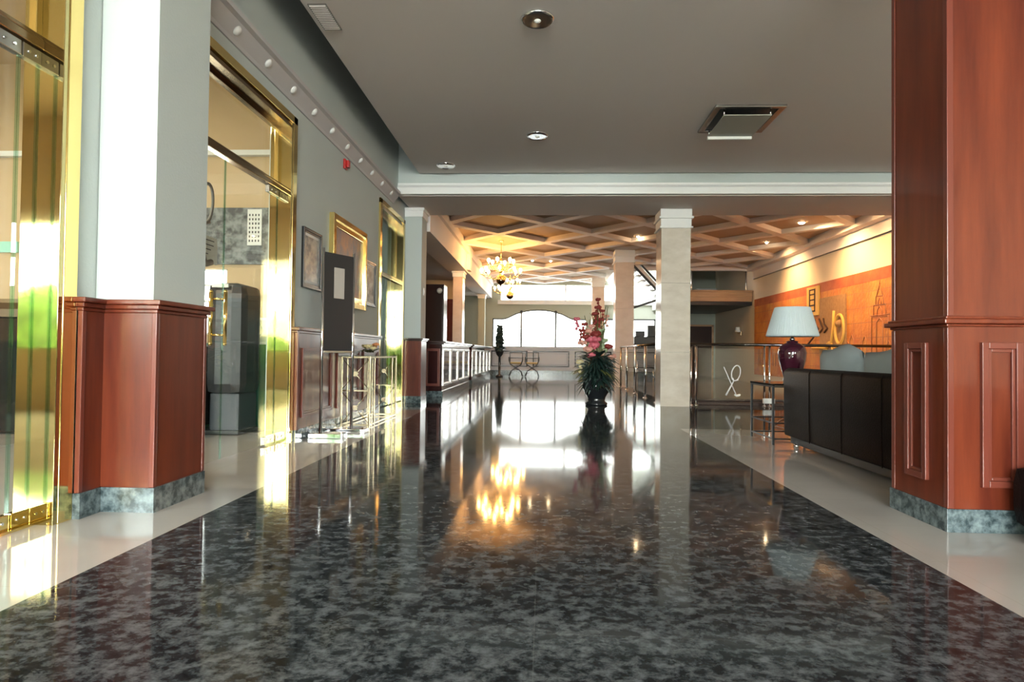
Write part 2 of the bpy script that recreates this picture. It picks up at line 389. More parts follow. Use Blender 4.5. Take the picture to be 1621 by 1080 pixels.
# far wall with arched window, right window and clerestory
FY = 26.15
def arc(x):   # top edge of the arched window
    t = (x+.2)/.75
    if abs(t) <= 1: return 2.60 + .12*math.cos(t*PI/2)**.7 if abs(t) < 1 else 2.60
    u = min(1, (abs(t)-1)/1.0); return 2.60 - .26*(u*u*(3-2*u))
xs = [-2.12 + 3.86*k/40 for k in range(41)]
fw = MB()
fw.box(-5.4, -2.12, FY, FY+.2, 0, 4.0); fw.box(-2.12, 7.0, FY, FY+.2, 0, 1.16)
fw.box(1.74, 2.3, FY, FY+.2, 1.16, 3.02); fw.box(4.6, 7.0, FY, FY+.2, 1.16, 4.9); fw.box(2.3, 4.6, FY, FY+.2, 2.36, 3.02)
fw.prism([(x, arc(x)) for x in xs] + [(1.74, 3.02), (-2.12, 3.02)], FY, FY+.2, 'Y')
fw.box(-2.12, 4.6, FY, FY+.2, 3.74, 4.9); fw.box(-2.12, -1.8, FY, FY+.2, 3.02, 3.74)
struct(fw.build('wall_far', 'sage_wall'), 'grey-green end wall with a bright arched window', 'wall')
struct(MB().box(-1.9, 4.6, FY-.12, FY, 2.93, 3.04).box(-1.9, 4.6, FY-.16, FY, 3.04, 3.10).build('trim_4', 'white_plaster'), 'pale cornice shelf under the clerestory windows', 'cornice')
pw = struct(MB().box(-2.3, 4.9, FY-.08, FY, .2, 1.1).box(-2.3, 4.9, FY-.14, FY, 1.1, 1.16).build('trim_5', 'far_panel'), 'mauve-grey panelled dado under the arched window', 'panelling')
for k in range(4):
    x0 = -2.15 + k*1.72; f = MB()
    for a, b, c, d in ((x0, x0+1.5, .35, .40), (x0, x0+1.5, .96, 1.01), (x0, x0+.05, .35, 1.01), (x0+1.45, x0+1.5, .35, 1.01)): f.box(a, b, FY-.10, FY-.075, c, d)
    for a, b, c, d in ((x0+.1, x0+1.4, .45, .46), (x0+.1, x0+1.4, .90, .91), (x0+.1, x0+.11, .45, .91), (x0+1.39, x0+1.4, .45, .91)): f.box(a, b, FY-.09, FY-.075, c, d)
    f.build('panel_moulding', 'black', pw)
struct(bx('baseboard_far', 'granite', None, -2.3, 5.0, FY-.10, FY, 0, .2), 'dark granite skirting along the end wall', 'baseboard')
w = sroot('window_2', 'arched three-part window at the far end, glaring white', 'window', (-.2, FY, 1.16))
f = MB()
for x in (-.92, .5): f.box(x-.04, x+.04, FY-.02, FY+.08, 1.16, 2.62); f.ball((x, FY, 2.62), .07, 8)
f.tube([(x, FY+.03, arc(x)-.02) for x in xs], .03, 6)
f.tube([(-2.1, FY+.03, 1.16), (-2.1, FY+.03, 2.34)], .03, 6); f.box(-2.12, 1.74, FY-.04, FY+.1, 1.16, 1.19)
f.build('window_frame', 'dark_grey', w); bx('pane', 'glass', w, -2.12, 1.74, FY+.1, FY+.11, 1.16, 2.75)
w = sroot('window_3', 'plain bright window to the right of the far columns', 'window', (3.4, FY, 1.16))
MB().box(2.3, 2.36, FY, FY+.1, 1.16, 2.36).box(4.54, 4.6, FY, FY+.1, 1.16, 2.36).box(2.3, 4.6, FY, FY+.1, 2.3, 2.36).build('window_frame', 'dark_grey', w)
bx('pane', 'glass', w, 2.3, 4.6, FY+.1, FY+.11, 1.16, 2.36)
w = sroot('window_4', 'long bright clerestory window above the far cornice', 'window', (1, FY, 3.1))
f = MB()
for x in (-1.8, .9, 4.57): f.box(x-.03, x+.03, FY+.03, FY+.1, 3.02, 3.74)
f.build('window_frame', 'white_plaster', w); bx('pane', 'glass', w, -1.8, 4.6, FY+.1, FY+.11, 3.02, 3.74)

# side room behind the glass doors
sr = MB()
sr.box(-8.6, T, 7.2, 7.4, 0, .98, m='green_dado'); 
sr.box(-8.6, -5.2, 7.2, 7.4, .98, 4.35, m='beige_wall'); sr.box(-3.70, T, 7.2, 7.4, .98, 4.35, m='beige_wall'); sr.box(-5.2, -3.70, 7.2, 7.4, 1.85, 4.35, m='beige_wall')
sr.box(-5.2, -3.70, 7.2, 7.4, .98, 1.08, m='beige_wall')
sr.box(-8.6, -5.2, 7.17, 7.2, 1.0, 1.25, m='pale_border'); sr.box(-3.70, T, 7.17, 7.2, 1.0, 1.25, m='pale_border')
for z in (.97, 1.25):
    sr.box(-8.6, -5.2, 7.155, 7.2, z, z+.03, m='white_plaster'); sr.box(-3.70, T, 7.155, 7.2, z, z+.03, m='white_plaster')
x = -6.9
while x < T-.1:
    if not (-5.35 < x < -3.64): sr.prism([(x-.055, 1.14), (x, 1.04), (x+.055, 1.14), (x, 1.24)], 7.16, 7.175, 'Y', m='green_diamond')
    x += .19
sr.box(-8.6, T, 7.13, 7.2, 3.17, 3.23, m='white_plaster')
struct(sr.build('wall_side_room'), 'beige wall with diamond border and dark green dado seen through the glass doors', 'wall')
sr = MB(); sr.box(-8.8, -8.6, -2.6, 7.4, 0, 1.0, m='green_dado').box(-8.8, -8.6, -2.6, 7.4, 1.0, 4.35, m='beige_wall')
struct(sr.build('wall_side_outer'), 'outer wall of the side room', 'wall')
struct(MB().box(-8.8, T, -2.75, -2.6, 0, .9).box(-8.8, T, -2.75, -2.6, 2.7, 4.35).box(-3.3, T, -2.75, -2.6, .9, 2.7).box(-8.8, -8.3, -2.75, -2.6, .9, 2.7).build('wall_side_end', 'beige_wall'), 'near end wall of the side room, behind the viewer', 'wall')
struct(bx('ceiling', 'beige_wall', None, -8.8, T, -2.6, 7.4, 4.3, 4.4), 'pale ceiling of the side room', 'ceiling')
struct(MB().box(-3.55, -3.4, 7.4, 11.45, 0, 4.35).build('wall_corridor', 'sage_wall'), 'grey-green wall seen through the farthest glass door', 'wall')
struct(bx('ceiling', 'ceiling_grey', None, -3.4, T, 7.4, 11.45, 3.6, 3.7), 'ceiling of the passage behind the farthest glass door', 'ceiling')
w = sroot('window_5', 'wide garden window of the side room, behind the viewer', 'window', (-5.8, -2.68, .9)); f = MB()
for k in range(4): xx = -8.3 + 5.0*k/3; f.box(xx-.03, xx+.03, -2.72, -2.63, .9, 2.7)
f.box(-8.3, -3.3, -2.72, -2.63, 2.2, 2.25)
f.build('window_frame', 'white_plaster', w); bx('pane', 'glass', w, -8.3, -3.3, -2.685, -2.675, .9, 2.7)
w = sroot('window_6', 'small bright window with slats at the back of the side room', 'window', (-4.5, 7.3, 1.08)); f = MB()
for k in range(5): z = 1.08 + .19*k; f.box(-5.2, -3.70, 7.24, 7.28, z, z+.025)
for x in (-5.2, -4.4, -4.05, -3.73): f.box(x, x+.03, 7.24, 7.28, 1.08, 1.85)
f.build('window_frame', 'white_plaster', w); bx('pane', 'glass', w, -5.2, -3.70, 7.3, 7.31, 1.08, 1.85)

# ------------------------------------------------------------------ brass framed glass doors
def decal_mesh(b, P, s=1.0, m=None):
    """tennis racket crossed with a golf club; P(u,v)->point, v up"""
    el = [P(s*(.115+.078*math.cos(t)*math.cos(.35)-.125*math.sin(t)*math.sin(.35)*-1*0 + .03*math.sin(t)), s*(.42+.135*math.sin(t)-.02*math.cos(t))) for t in [2*PI*k/28 for k in range(28)]]
    b.tube(el, .011*s, 6, closed=True, m=m)
    b.tube([P(.085*s, .295*s), P(-.06*s, .02*s)], [.010*s, .019*s], 6, m=m)
    b.tube([P(.060*s, .335*s), P(.083*s, .28*s)], .008*s, 6, m=m); b.tube([P(.16*s, .30*s), P(.083*s, .28*s)], .008*s, 6, m=m)
    b.tube([P(-.10*s, .53*s), P(.12*s, .03*s)], .009*s, 6, m=m)
    b.tube([P(.09*s, .035*s), P(.13*s, .015*s), P(.18*s, .03*s), P(.19*s, .045*s)], [.012*s, .022*s, .022*s, .012*s], 8, m=m)
def glass_opening(nm, label, y0, y1, top, zt, seams, jamb_x=-2.66, edge_trim=True, gm='glass'):
    r = sroot(nm, label, 'glass door', (-2.6, (y0+y1)/2, 0))
    GX = -2.615
    f = MB()          # casing standing proud of the wall
    f.box(-2.5, -2.47, y1-.02, y1+.075, 0, top+.075, bev=.004); f.box(-2.5, -2.47, y0-.075, y1+.075, top, top+.075, bev=.004); f.box(-2.5, -2.47, y0-.075, y0+.02, 0, top+.075, bev=.004)
    f.build('casing', 'brass', r)
    j = MB(); j.box(-2.69, -2.475, y1-.05, y1-.004, 0, top, bev=.003); j.box(-2.69, -2.475, y0+.004, y0+.05, 0, top, bev=.003)
    j.build('jamb', 'brass_mirror', r)
    MB().box(-2.69, -2.49, y0+.05, y1-.05, top-.05, top-.004, bev=.003).build('head', 'dark_brass', r)
    h = MB().box(-2.65, -2.58, y0+.05, y1-.05, zt, zt+.05, bev=.006).box(-2.64, -2.59, y0+.05, y1-.05, zt+.055, zt+.075, bev=.003)
    h.box(-2.635, -2.595, y0+.05, y1-.05, top-.09, top-.05, bev=.003)
    h.build('transom_bar', 'dark_brass', r)
    v = MB().box(-2.635, -2.595, y1-.09, y1-.05, zt+.07, top-.08, bev=.003); v.build('transom_post', 'brass', r)
    bx('transom_pane', gm, r, GX-.005, GX+.005, y0+.05, y1-.05, zt+.07, top-.06)
    ys = [y0+.05] + seams + [y1-.05]
    for k in range(len(ys)-1):
        a, b = ys[k]+.006, ys[k+1]-.006
        p = bx('glass_leaf', gm, r, GX-.006, GX+.006, a, b, .015, zt-.015)
        e = MB().box(GX-.0062, GX+.0062, a-.001, a+.0015, .015, zt-.015); e.box(GX-.0062, GX+.0062, b-.0015, b+.001, .015, zt-.015); e.build('glass_edge', 'glass_edge', p)
    return r, GX
r1, GX = glass_opening('door_1', 'nearest glass door in a mirror-polished brass frame', -.2, 3.15, 3.14, 2.43, [2.98])
def patch(r, a, b, z0, z1, m='steel'):
    p = bx('patch_fitting', m, r, GX-.02, GX+.02, a, b, z0, z1, bev=.004)
    for t in (.3, .7):
        yy = a+(b-a)*t; MB().tube([(GX+.015, yy, (z0+z1)/2), (GX+.026, yy, (z0+z1)/2)], .008, 10).build('bolt', 'chrome', p)
patch(r1, 2.83, 2.975, .012, .085, 'brass'); patch(r1, 2.985, 3.10, .012, .085, 'brass'); patch(r1, 2.83, 2.975, 2.35, 2.425); patch(r1, 2.985, 3.10, 2.35, 2.425)
bx('floor_plate', 'brass', r1, -2.66, -2.57, 2.75, 3.10, .0, .012)
r2, _ = glass_opening('door_2', 'second glass door with tubular brass handles beyond the near pillar', 4.0, 6.08, 3.14, 2.47, [5.02])
patch(r2, 5.80, 6.02, 2.40, 2.465); patch(r2, 5.80, 6.02, .012, .085)
hd = MB()
for x in (GX-.06, GX+.06): hd.tube([(x, 4.95, .95), (x, 4.95, 1.37)], .015, 12); hd.ball((x, 4.95, .95), .016); hd.ball((x, 4.95, 1.37), .016)
for z in (1.02, 1.31): hd.tube([(GX-.06, 4.95, z), (GX+.06, 4.95, z)], .009, 8)
hd.build('handle', 'brass', r2)
d = MB(); decal_mesh(d, lambda u, v: (GX+.008, 4.60+u, 1.55+v), 1.15); d.build('sports_decal', 'decal_grey', r2)
r3, _ = glass_opening('door_3', 'farthest glass door with olive brass frame by the grey column', 9.46, 11.0, 3.16, 2.12, [10.2], gm='glass_green')
# ------------------------------------------------------------------ pillars and columns
def ring_box(b, x0, x1, y0, y1, z0, z1, o, bev=.006): b.box(x0-o, x1+o, y0-o, y1+o, z0, z1, bev=bev)
def moulded_panel(b, axis, pos, a0, a1, z0, z1, sgn):
    """picture-frame moulding on the face at axis=pos"""
    def add(a, c, d, e, t0, t1):
        lo, hi = (pos, pos+sgn*t1)
        if axis == 'X': b.box(lo, hi, a, c, d, e, bev=.004)
        else: b.box(a, c, lo, hi, d, e, bev=.004)
    for wd, off, th in ((.034, 0, .022), (.018, .034, .013)):
        A0, A1, Z0, Z1 = a0+off, a1-off, z0+off, z1-off
        add(A0, A0+wd, Z0, Z1, 0, th); add(A1-wd, A1, Z0, Z1, 0, th); add(A0+wd, A1-wd, Z0, Z0+wd, 0, th); add(A0+wd, A1-wd, Z1-wd, Z1, 0, th)
# near left pillar
p = thing('pillar', 'near left pillar, mint plaster above a cherry wood base', 'pillar', (-2.3, 3.6, 0))
MB().box(-2.495, -2.165, 3.40, 3.93, 1.14, 3.9).build('shaft', 'mint_plaster', p)
b = MB().box(-2.46, -2.145, 3.40, 3.90, .135, 1.12).box(-2.47, -2.445, 3.235, 3.41, .135, 1.12); wc = b.build('wainscot', 'cherry', p)
e = MB()
for (x, y) in ((-2.146, 3.401), (-2.146, 3.899), (-2.446, 3.236)): e.box(x-.022, x+.006, y-.006, y+.022, .135, 1.12, bev=.004)
e.build('corner_bead', 'cherry_edge', wc)
b = MB()
for z0, z1, o in ((1.10, 1.12, .012), (1.12, 1.145, .026), (1.145, 1.172, .045)): b.box(-2.46, -2.145+o, 3.40-o, 3.90+o, z0, z1, bev=.006); b.box(-2.47, -2.445+o, 3.235-o, 3.42, z0, z1, bev=.006)
b.build('cap_rail', 'cherry', p)
MB().box(-2.46, -2.13, 3.385, 3.91, 0, .135).box(-2.47, -2.43, 3.225, 3.40, 0, .135).build('skirting', 'granite', p)
# near right pillar
p = thing('pillar', 'near right pillar clad in glossy cherry wood panels', 'pillar', (2.35, 3.65, 0))
X0, X1, Y0p, Y1p = 2.105, 2.63, 3.40, 3.92
MB().box(X0, X1, Y0p, Y1p, 1.09, 3.828).build('shaft', 'cherry', p)
wc = MB().box(X0, X1, Y0p, Y1p, .12, 1.09).build('wainscot', 'cherry', p)
for x, y in ((X0, Y0p), (X0, Y1p), (X1, Y0p)):
    s1 = 1 if x == X0 else -1; s2 = 1 if y == Y0p else -1
    for z0, z1 in ((.12, 1.06), (1.12, 3.82)):
        MB().box(x-.005*s1, x+.028*s1, y-.005*s2, y+.028*s2, z0, z1, bev=.003).build('corner_bead', 'cherry_edge', wc if z0 < 1 else p)
b = MB(); moulded_panel(b, 'Y', Y0p, X0+.16, X1-.16, .235, .985, -1); b.build('panel_moulding', 'cherry_edge', wc)
b = MB(); moulded_panel(b, 'X', X0, Y0p+.16, Y1p-.16, .235, .985, -1); b.build('panel_moulding', 'cherry_edge', wc)
b = MB()
for z0, z1, o in ((1.065, 1.08, .012), (1.08, 1.105, .035), (1.105, 1.12, .02)): ring_box(b, X0, X1, Y0p, Y1p, z0, z1, o)
b.build('cap_rail', 'cherry', p)
b = MB(); ring_box(b, X0, X1, Y0p, Y1p, 0, .12, .012, .002); b.build('skirting', 'granite', p)
# left row columns
def left_column(y, lab, m, top, x1, wide, pdw=.45):
    p = thing('column', lab, 'column', (-2.35, y+.2, 0), 'columns of the left row')
    MB().box(-2.52, x1, y, y+pdw, 1.14, top-.16).build('shaft', m, p)
    MB().box(-2.54, x1+.02, y-.02, y+pdw+.02, top-.16, top-.05, bev=.006).box(-2.56, x1+.04, y-.04, y+pdw+.04, top-.05, top, bev=.006).build('capital', 'white_plaster', p)
    wc = MB().box(wide, x1+.02, y-.04, y+pdw+.02, .12, 1.10).build('wainscot', 'cherry', p)
    MB().box(x1-.01, x1+.025, y-.045, y-.01, .12, 1.10, bev=.004).box(-2.5, -2.46, y-.05, y-.03, .12, 1.10, bev=.004).build('corner_bead', 'cherry_edge', wc)
    MB().box(wide-.02, x1+.04, y-.06, y+pdw+.04, 1.10, 1.125, bev=.006).box(wide-.04, x1+.06, y-.08, y+pdw+.06, 1.125, 1.15, bev=.006).build('cap_rail', 'dark_wood', p)
    MB().box(wide, x1+.03, y-.05, y+pdw+.03, 0, .12).build('skirting', 'granite', p)
    return p
p = left_column(11.17, 'grey-green column right of the farthest glass door, on a wooden base', 'mint_plaster', 3.485, -2.19, -2.78)
q = MB().box(-2.19, -2.178, 11.35, 11.45, 1.93, 2.07, bev=.004).build('switch_plate', 'white_plaster', p)
MB().box(-2.178, -2.17, 11.38, 11.42, 1.97, 2.03, bev=.003).build('rocker', 'opal', q)
left_column(17.4, 'peach column beneath the left beam, between the two counters', 'marble_pink', 3.165, -2.25, -2.72)
left_column(24.2, 'slim column at the far end of the second counter', 'sage_wall', 3.165, -2.27, -2.5, .35)
# right row marble columns
def marble_column(x0, x1, y, top, lab, m):
    p = thing('column', lab, 'column', ((x0+x1)/2, y+.25, 0), 'marble columns of the right row'); d = x1-x0
    b = MB(); zc = [0, .95, 2.17, top-.28]
    for a, c in zip(zc[:-1], zc[1:]): b.box(x0, x1, y, y+d, a+(.002 if a else 0), c-.002)
    b.build('shaft', m, p)
    b = MB()
    for z0, z1, o in ((top-.34, top-.31, .035), (top-.31, top-.17, .012), (top-.17, top-.13, .045), (top-.13, top, .02)): ring_box(b, x0, x1, y, y+d, z0, z1, o)
    b.build('capital', 'white_plaster', p)
marble_column(2.06, 2.57, 11.22, 3.478, 'large pale marble column standing at the corner of the glass railing', 'marble_beige')
marble_column(1.98, 2.49, 17.6, 3.80, 'peach marble column behind the flower arrangement, at the railing end', 'marble_pink')
marble_column(1.84, 2.30, 24.1, 3.80, 'farthest marble column, in front of the bright end windows', 'marble_pink')

MB().box(-2.15, -2.06, 17.4, 17.85, 3.2, 3.655, bev=.005).build('trim_7', 'lattice_rib'); struct(bpy.data.objects['trim_7'], 'plaster bracket on the beam above the peach column', 'beam')
# wall wainscot between the glass doors
p = thing('wall_panelling', 'dark cherry wainscot panelling under the framed pictures', 'panelling', (-2.47, 7.8, 0))
MB().box(-2.5, -2.462, 6.17, 9.38, .11, 1.10).build('panel_board', 'cherry', p)
for a, c in ((6.32, 7.25), (7.42, 8.35), (8.52, 9.28)):
    b = MB(); moulded_panel(b, 'X', -2.462, a, c, .22, .93, 1); b.build('panel_moulding', 'cherry_edge', p)
MB().box(-2.5, -2.44, 6.16, 9.39, 1.08, 1.105, bev=.005).box(-2.5, -2.42, 6.16, 9.39, 1.105, 1.14, bev=.006).build('cap_rail', 'cherry', p)
MB().box(-2.47, -2.435, 6.165, 6.20, .11, 1.09, bev=.006).build('corner_bead', 'cherry_edge', p)
struct(bx('baseboard_left', 'granite', None, -2.5, -2.45, 6.17, 9.38, 0, .11), 'granite skirting under the wainscot', 'baseboard')

# reception counters
def counter(y0, y1, lab):
    p = thing('reception_counter', lab, 'counter', (-2.3, (y0+y1)/2, 0))
    body = MB().box(-2.42, -2.04, y0+.03, y1, .12, 1.06).build('body', 'counter_wood', p)
    MB().box(-2.45, -1.96, y0-.03, y1, 1.09, 1.13, bev=.01).box(-2.42, -2.0, y0, y1, 1.06, 1.09, bev=.004).build('worktop', 'dark_wood', p)
    MB().box(-2.42, -2.02, y0+.01, y1, 0, .12).build('plinth', 'granite', p)
    n = max(2, int(round((y1-y0)/1.15))); w_ = (y1-y0-.1)/n
    for k in range(n):
        b = MB(); moulded_panel(b, 'X', -2.04, y0+.12+k*w_, y0+.02+(k+1)*w_, .22, .98, 1); b.build('panel_moulding', 'steel', body)
    b = MB(); moulded_panel(b, 'Y', y0+.03, -2.38, -2.08, .22, .98, -1); b.build('panel_moulding', 'cherry_edge', body)
counter(12.65, 17.33, 'first long wooden reception counter, before the peach column')
counter(17.95, 24.08, 'second wooden reception counter, beyond the peach column')
p = thing('cabinet', 'tall dark wood cupboard behind the first reception counter', 'cabinet', (-3.3, 18, 0))
MB().box(-4.6, -2.85, 17.9, 18.5, 0, 2.85, bev=.01).build('body', 'dark_wood', p)
for x in (-4.55, -3.70): MB().box(x, x+.82, 17.87, 17.9, .1, 2.78, bev=.008).build('door', 'dark_wood', p)
MB().lathe([(0, .03), (.07, .025), (.08, 0)], 0, 0, 0, 20).build('clock', 'opal', None)
o = C.objects[-1] if False else bpy.data.objects['clock']; o.location = (-2.97, 17.85, 2.66); o.rotation_euler = (PI/2, 0, 0)
tag(o, 'small round white clock on the dark cupboard behind reception', 'clock'); o.name = 'wall_clock'
p = thing('cabinet', 'red-brown tall cabinet behind the second reception counter', 'cabinet', (-3.2, 20.4, 0))
MB().box(-3.9, -2.68, 20.2, 20.8, 0, 2.62, bev=.01).build('body', 'cherry', p); MB().box(-3.3, -2.74, 20.17, 20.2, .1, 2.5, bev=.008).build('door', 'cherry', p)
MB().box(-3.9, -2.66, 20.18, 20.8, 2.62, 3.24).build('upper_panel', 'beige_wall', p)

# ------------------------------------------------------------------ pictures
def picture(lab, y0, y1, z0, z1, fw_, fm, art, matw=0, prof=.03):
    p = thing('framed_picture', lab, 'picture', (-2.49, (y0+y1)/2, z0), 'framed pictures on the left wall'); f = MB()
    for k, (o, t) in enumerate(((0, prof), (fw_*.5, prof*.7))):
        w_ = fw_*.5
        a, c, d, e = y0+o, y1-o, z0+o, z1-o
        f.box(-2.5, -2.5+t, a, a+w_, d, e, bev=.004); f.box(-2.5, -2.5+t, c-w_, c, d, e, bev=.004)
        f.box(-2.5, -2.5+t, a+w_, c-w_, d, d+w_, bev=.004); f.box(-2.5, -2.5+t, a+w_, c-w_, e-w_, e, bev=.004)
    f.build('frame', fm, p); q = fw_
    if matw: bx('mount', 'paper', p, -2.5, -2.488, y0+q, y1-q, z0+q, z1-q); q += matw
    MB().box(-2.5, -2.486, y0+q, y1-q, z0+q, z1-q).build('artwork', art, p)
    return p
picture('small dark-framed sea print nearest the second glass door', 6.37, 6.90, 1.56, 2.19, .05, 'black', 'art_sea', .03)
picture('large purple and orange painting in a wide gilt frame', 7.20, 8.58, 1.46, 2.52, .14, 'brass', 'art_sky', 0, .06)
picture('small dark-framed harbour print right of the gilt painting', 8.66, 9.18, 1.55, 2.19, .045, 'black', 'art_port', .02)
p = MB().box(-2.5, -2.47, 7.66, 7.76, 3.17, 3.29, bev=.01).box(-2.47, -2.43, 7.675, 7.745, 3.185, 3.275, bev=.012).build('fire_alarm', 'red_plastic'); tag(p, 'small red fire alarm sounder high on the left wall', 'alarm')

# ------------------------------------------------------------------ ceiling fittings
def downlight(lab, x, y, z, r, lit, grp='spots in the lattice ceiling'):
    p = thing('downlight', lab, 'ceiling light', (x, y, z), grp)
    MB().lathe([(r*.82, .0), (r*.84, -.012), (r, -.006), (r*1.02, 0)], x, y, z, 28).build('trim_ring', 'opal', p)
    MB().lathe([(r*.84, -.002), (r*.7, -.022), (r*.4, -.036), (0, -.042)], x, y, z-.002, 24).build('reflector', 'lens_lit' if lit else 'lens_off', p)
    return p
# tray downlights: real recessed cups below the slab
def cup(lab, x, y):
    p = thing('downlight', lab, 'ceiling light', (x, y, 3.83), 'round downlights in the grey ceiling')
    MB().lathe([(.118, -.022), (.124, -.028), (.146, -.012), (.150, 0), (.118, 0)], x, y, 3.829, 32).build('trim_ring', 'chrome', p)
    MB().lathe([(.120, -.018), (.09, -.006), (.04, -.003), (0, -.002)], x, y, 3.829, 24).build('reflector', 'dark_grey', p)
    MB().ball((x, y, 3.815), .034, 12, sc=(1, 1, .7)).build('bulb', 'opal', p)
cup('nearest round recessed downlight in the grey ceiling', -.08, 5.47)
cup('second round recessed downlight, in the middle of the grey ceiling', -.11, 8.42)
cup('faint round downlight at the far left corner of the grey ceiling', -1.55, 9.75)
p = thing('ceiling_vent', 'flat grey ventilation grille in the near left ceiling', 'vent', (-1.93, 5.4, 3.83))
f = MB().box(-2.02, -1.86, 5.18, 5.61, 3.822, 3.83); f.build('grille', 'steel', p)
f = MB()
for k in range(14): f.box(-2.01, -1.87, 5.2+.029*k, 5.205+.029*k, 3.816, 3.822)
f.build('slats', 'ceiling_grey', p)
p = thing('ceiling_hatch', 'square framed light panel hanging half open in the grey ceiling', 'ceiling light', (2.35, 7.9, 3.83))
f = MB()
x0, x1, y0, y1 = 1.98, 2.80, 7.42, 8.30
for a in ((x0, x1, y0, y0+.07), (x0, x1, y1-.07, y1), (x0, x0+.07, y0+.07, y1-.07), (x1-.07, x1, y0+.07, y1-.07)): f.box(*a, 3.80, 3.83, bev=.004)
f.build('frame', 'steel', p); bx('recess', 'dark_grey', p, x0+.07, x1-.07, y0+.07, y1-.07, 3.822, 3.829)
f = MB().box(x0+.12, x1-.14, y0+.10, y1-.06, 3.735, 3.748, bev=.003); f.build('glass_plate', 'grey_plate', p)
MB().box(x0+.12, x1-.14, y1-.06, y1-.02, 3.70, 3.745, bev=.004).build('lamp_tube', 'opal', p)
f = MB()
for a, c in ((x0+.13, y0+.12), (x1-.15, y0+.12), (x0+.13, y1-.08), (x1-.15, y1-.08)): MB().tube([(a, c, 3.74), (a, c, 3.825)], .008, 8).build('hanger', 'chrome', p)
# spots in the lattice ceiling
for k, yy in enumerate((12.9, 14.4, 15.45, 17.75, 20.0)):
    names = ['first', 'second', 'third', 'fourth', 'farthest']
    p = downlight('%s warm spotlight from the viewer in the row by the mural wall' % names[k], 5.75, yy, 3.908, .085, True)
    L = light('spot_light', 'SPOT', (5.78, yy, 3.86), 210, (1, .60, .26), spot=math.radians(108), blend=1.0, radius=.05)
    L.rotation_euler = (0, math.radians(-44), 0); 
    L.parent = p; L.location = (.03, 0, -.06); L.name = 'lamp_light'
for k, (x, yy) in enumerate(((2.37, 16.1), (.21, 20.4), (-.38, 20.3), (5.85, 16.9))):
    downlight(['small dim ceiling spot left of the large marble column', 'right one of two tiny ceiling spots beside the chandelier', 'left one of two tiny ceiling spots beside the chandelier', 'tiny ceiling spot between two bright warm spotlights'][k], x, yy, 3.908, .05, True)

# ------------------------------------------------------------------ chandeliers
def chandelier(x, y, lab, top=3.91):
    t = thing('chandelier', lab, 'chandelier', (x, y, top), 'brass chandeliers over the far hall')
    MB().lathe([(0, 0), (.07, 0), (.065, -.02), (.03, -.04), (.012, -.06)], x, y, top, 20).build('canopy', 'brass', t)
    MB().tube([(x, y, top-.05), (x, y, 3.38)], .009, 8).build('stem', 'brass', t)
    MB().lathe([(0, 3.42), (.02, 3.40), (.035, 3.36), (.015, 3.32), (.045, 3.28), (.02, 3.24), (.03, 3.17), (.065, 3.11), (.04, 3.06), (.02, 3.02), (.06, 2.97), (.035, 2.93)], x, y, 0, 20).build('body', 'brass', t)
    MB().lathe([(.04, 2.95), (.10, 2.92), (.13, 2.86), (.115, 2.79), (.06, 2.745), (.02, 2.735), (.015, 2.71), (0, 2.695)], x, y, 0, 24).build('bottom_bowl', 'dark_brass', t)
    def ring(n, R, z0, zb, off):
        for k in range(n):
            a = 2*PI*k/n + off; c, s = math.cos(a), math.sin(a); pts = []
            for q in range(11):
                u = q/10; rr = .03 + (R-.03)*u; z = z0 + (zb-z0)*u - .10*math.sin(PI*min(1, u*1.15)) * (1 if u < .87 else .3) + (.03*(u > .93))
                pts.append((x+rr*c, y+rr*s, z))
            arm = MB().tube(pts, .009, 6).build('arm', 'brass', t)
            cx, cy = x+R*c, y+R*s; zz = pts[-1][2]
            MB().lathe([(0, -.01), (.035, .0), (.04, .012), (.014, .016), (.013, .07), (0, .07)], cx, cy, zz, 12).build('candle_cup', 'brass', arm)
            MB().ball((cx, cy, zz+.12), .042, 10, sc=(1, 1, 1.35)).build('bulb', 'bulb', arm)
    ring(6, .34, 3.18, 3.22, .3); ring(8, .52, 3.0, 2.97, .0)
    return t
ch = chandelier(-1.15, 16.8, 'nearer lit brass chandelier with two tiers of glowing bulbs')
c2 = copy_tree(ch); c2.location = (-1.15, 21.4, 3.91); c2['label'] = 'farther brass chandelier, hanging lower in view behind the first'

# ------------------------------------------------------------------ sign stand
p = thing('sign_stand', 'tall chrome display stand with a black board and paper notice', 'sign stand', (-2.2, 6.72, 0))
f = MB()
for px, py in ((-2.32, 6.52), (-2.12, 6.93)): f.tube([(px, py, .05), (px, py, 1.99)], .016, 12)
f.build('pole', 'chrome', p)
RZ = Matrix.Rotation(math.atan2(.41, .20), 3, 'Z')
bd = MB().box(-2.22-.215, -2.22+.215, 6.718, 6.732, .90, 1.95, rot=RZ).build('board', 'dark_grey', p)
nc = MB().box(-2.22-.075, -2.22+.075, 6.722, 6.728, 1.47, 1.80, rot=RZ); 
for v in nc.bm.verts: v.co += Vector((.0075, -.0035, 0))
nc.build('notice', 'beige_paper', p)
MB().box(-2.22-.215, -2.22+.215, 6.712, 6.738, .885, .905, rot=RZ).build('ledge', 'chrome', p)
MB().box(-2.42, -1.95, 6.84, 7.02, 0, .05, bev=.006).build('foot', 'chrome', p)
MB().box(-2.42, -2.06, 6.42, 6.60, 0, .05, bev=.006).build('foot', 'chrome', p)
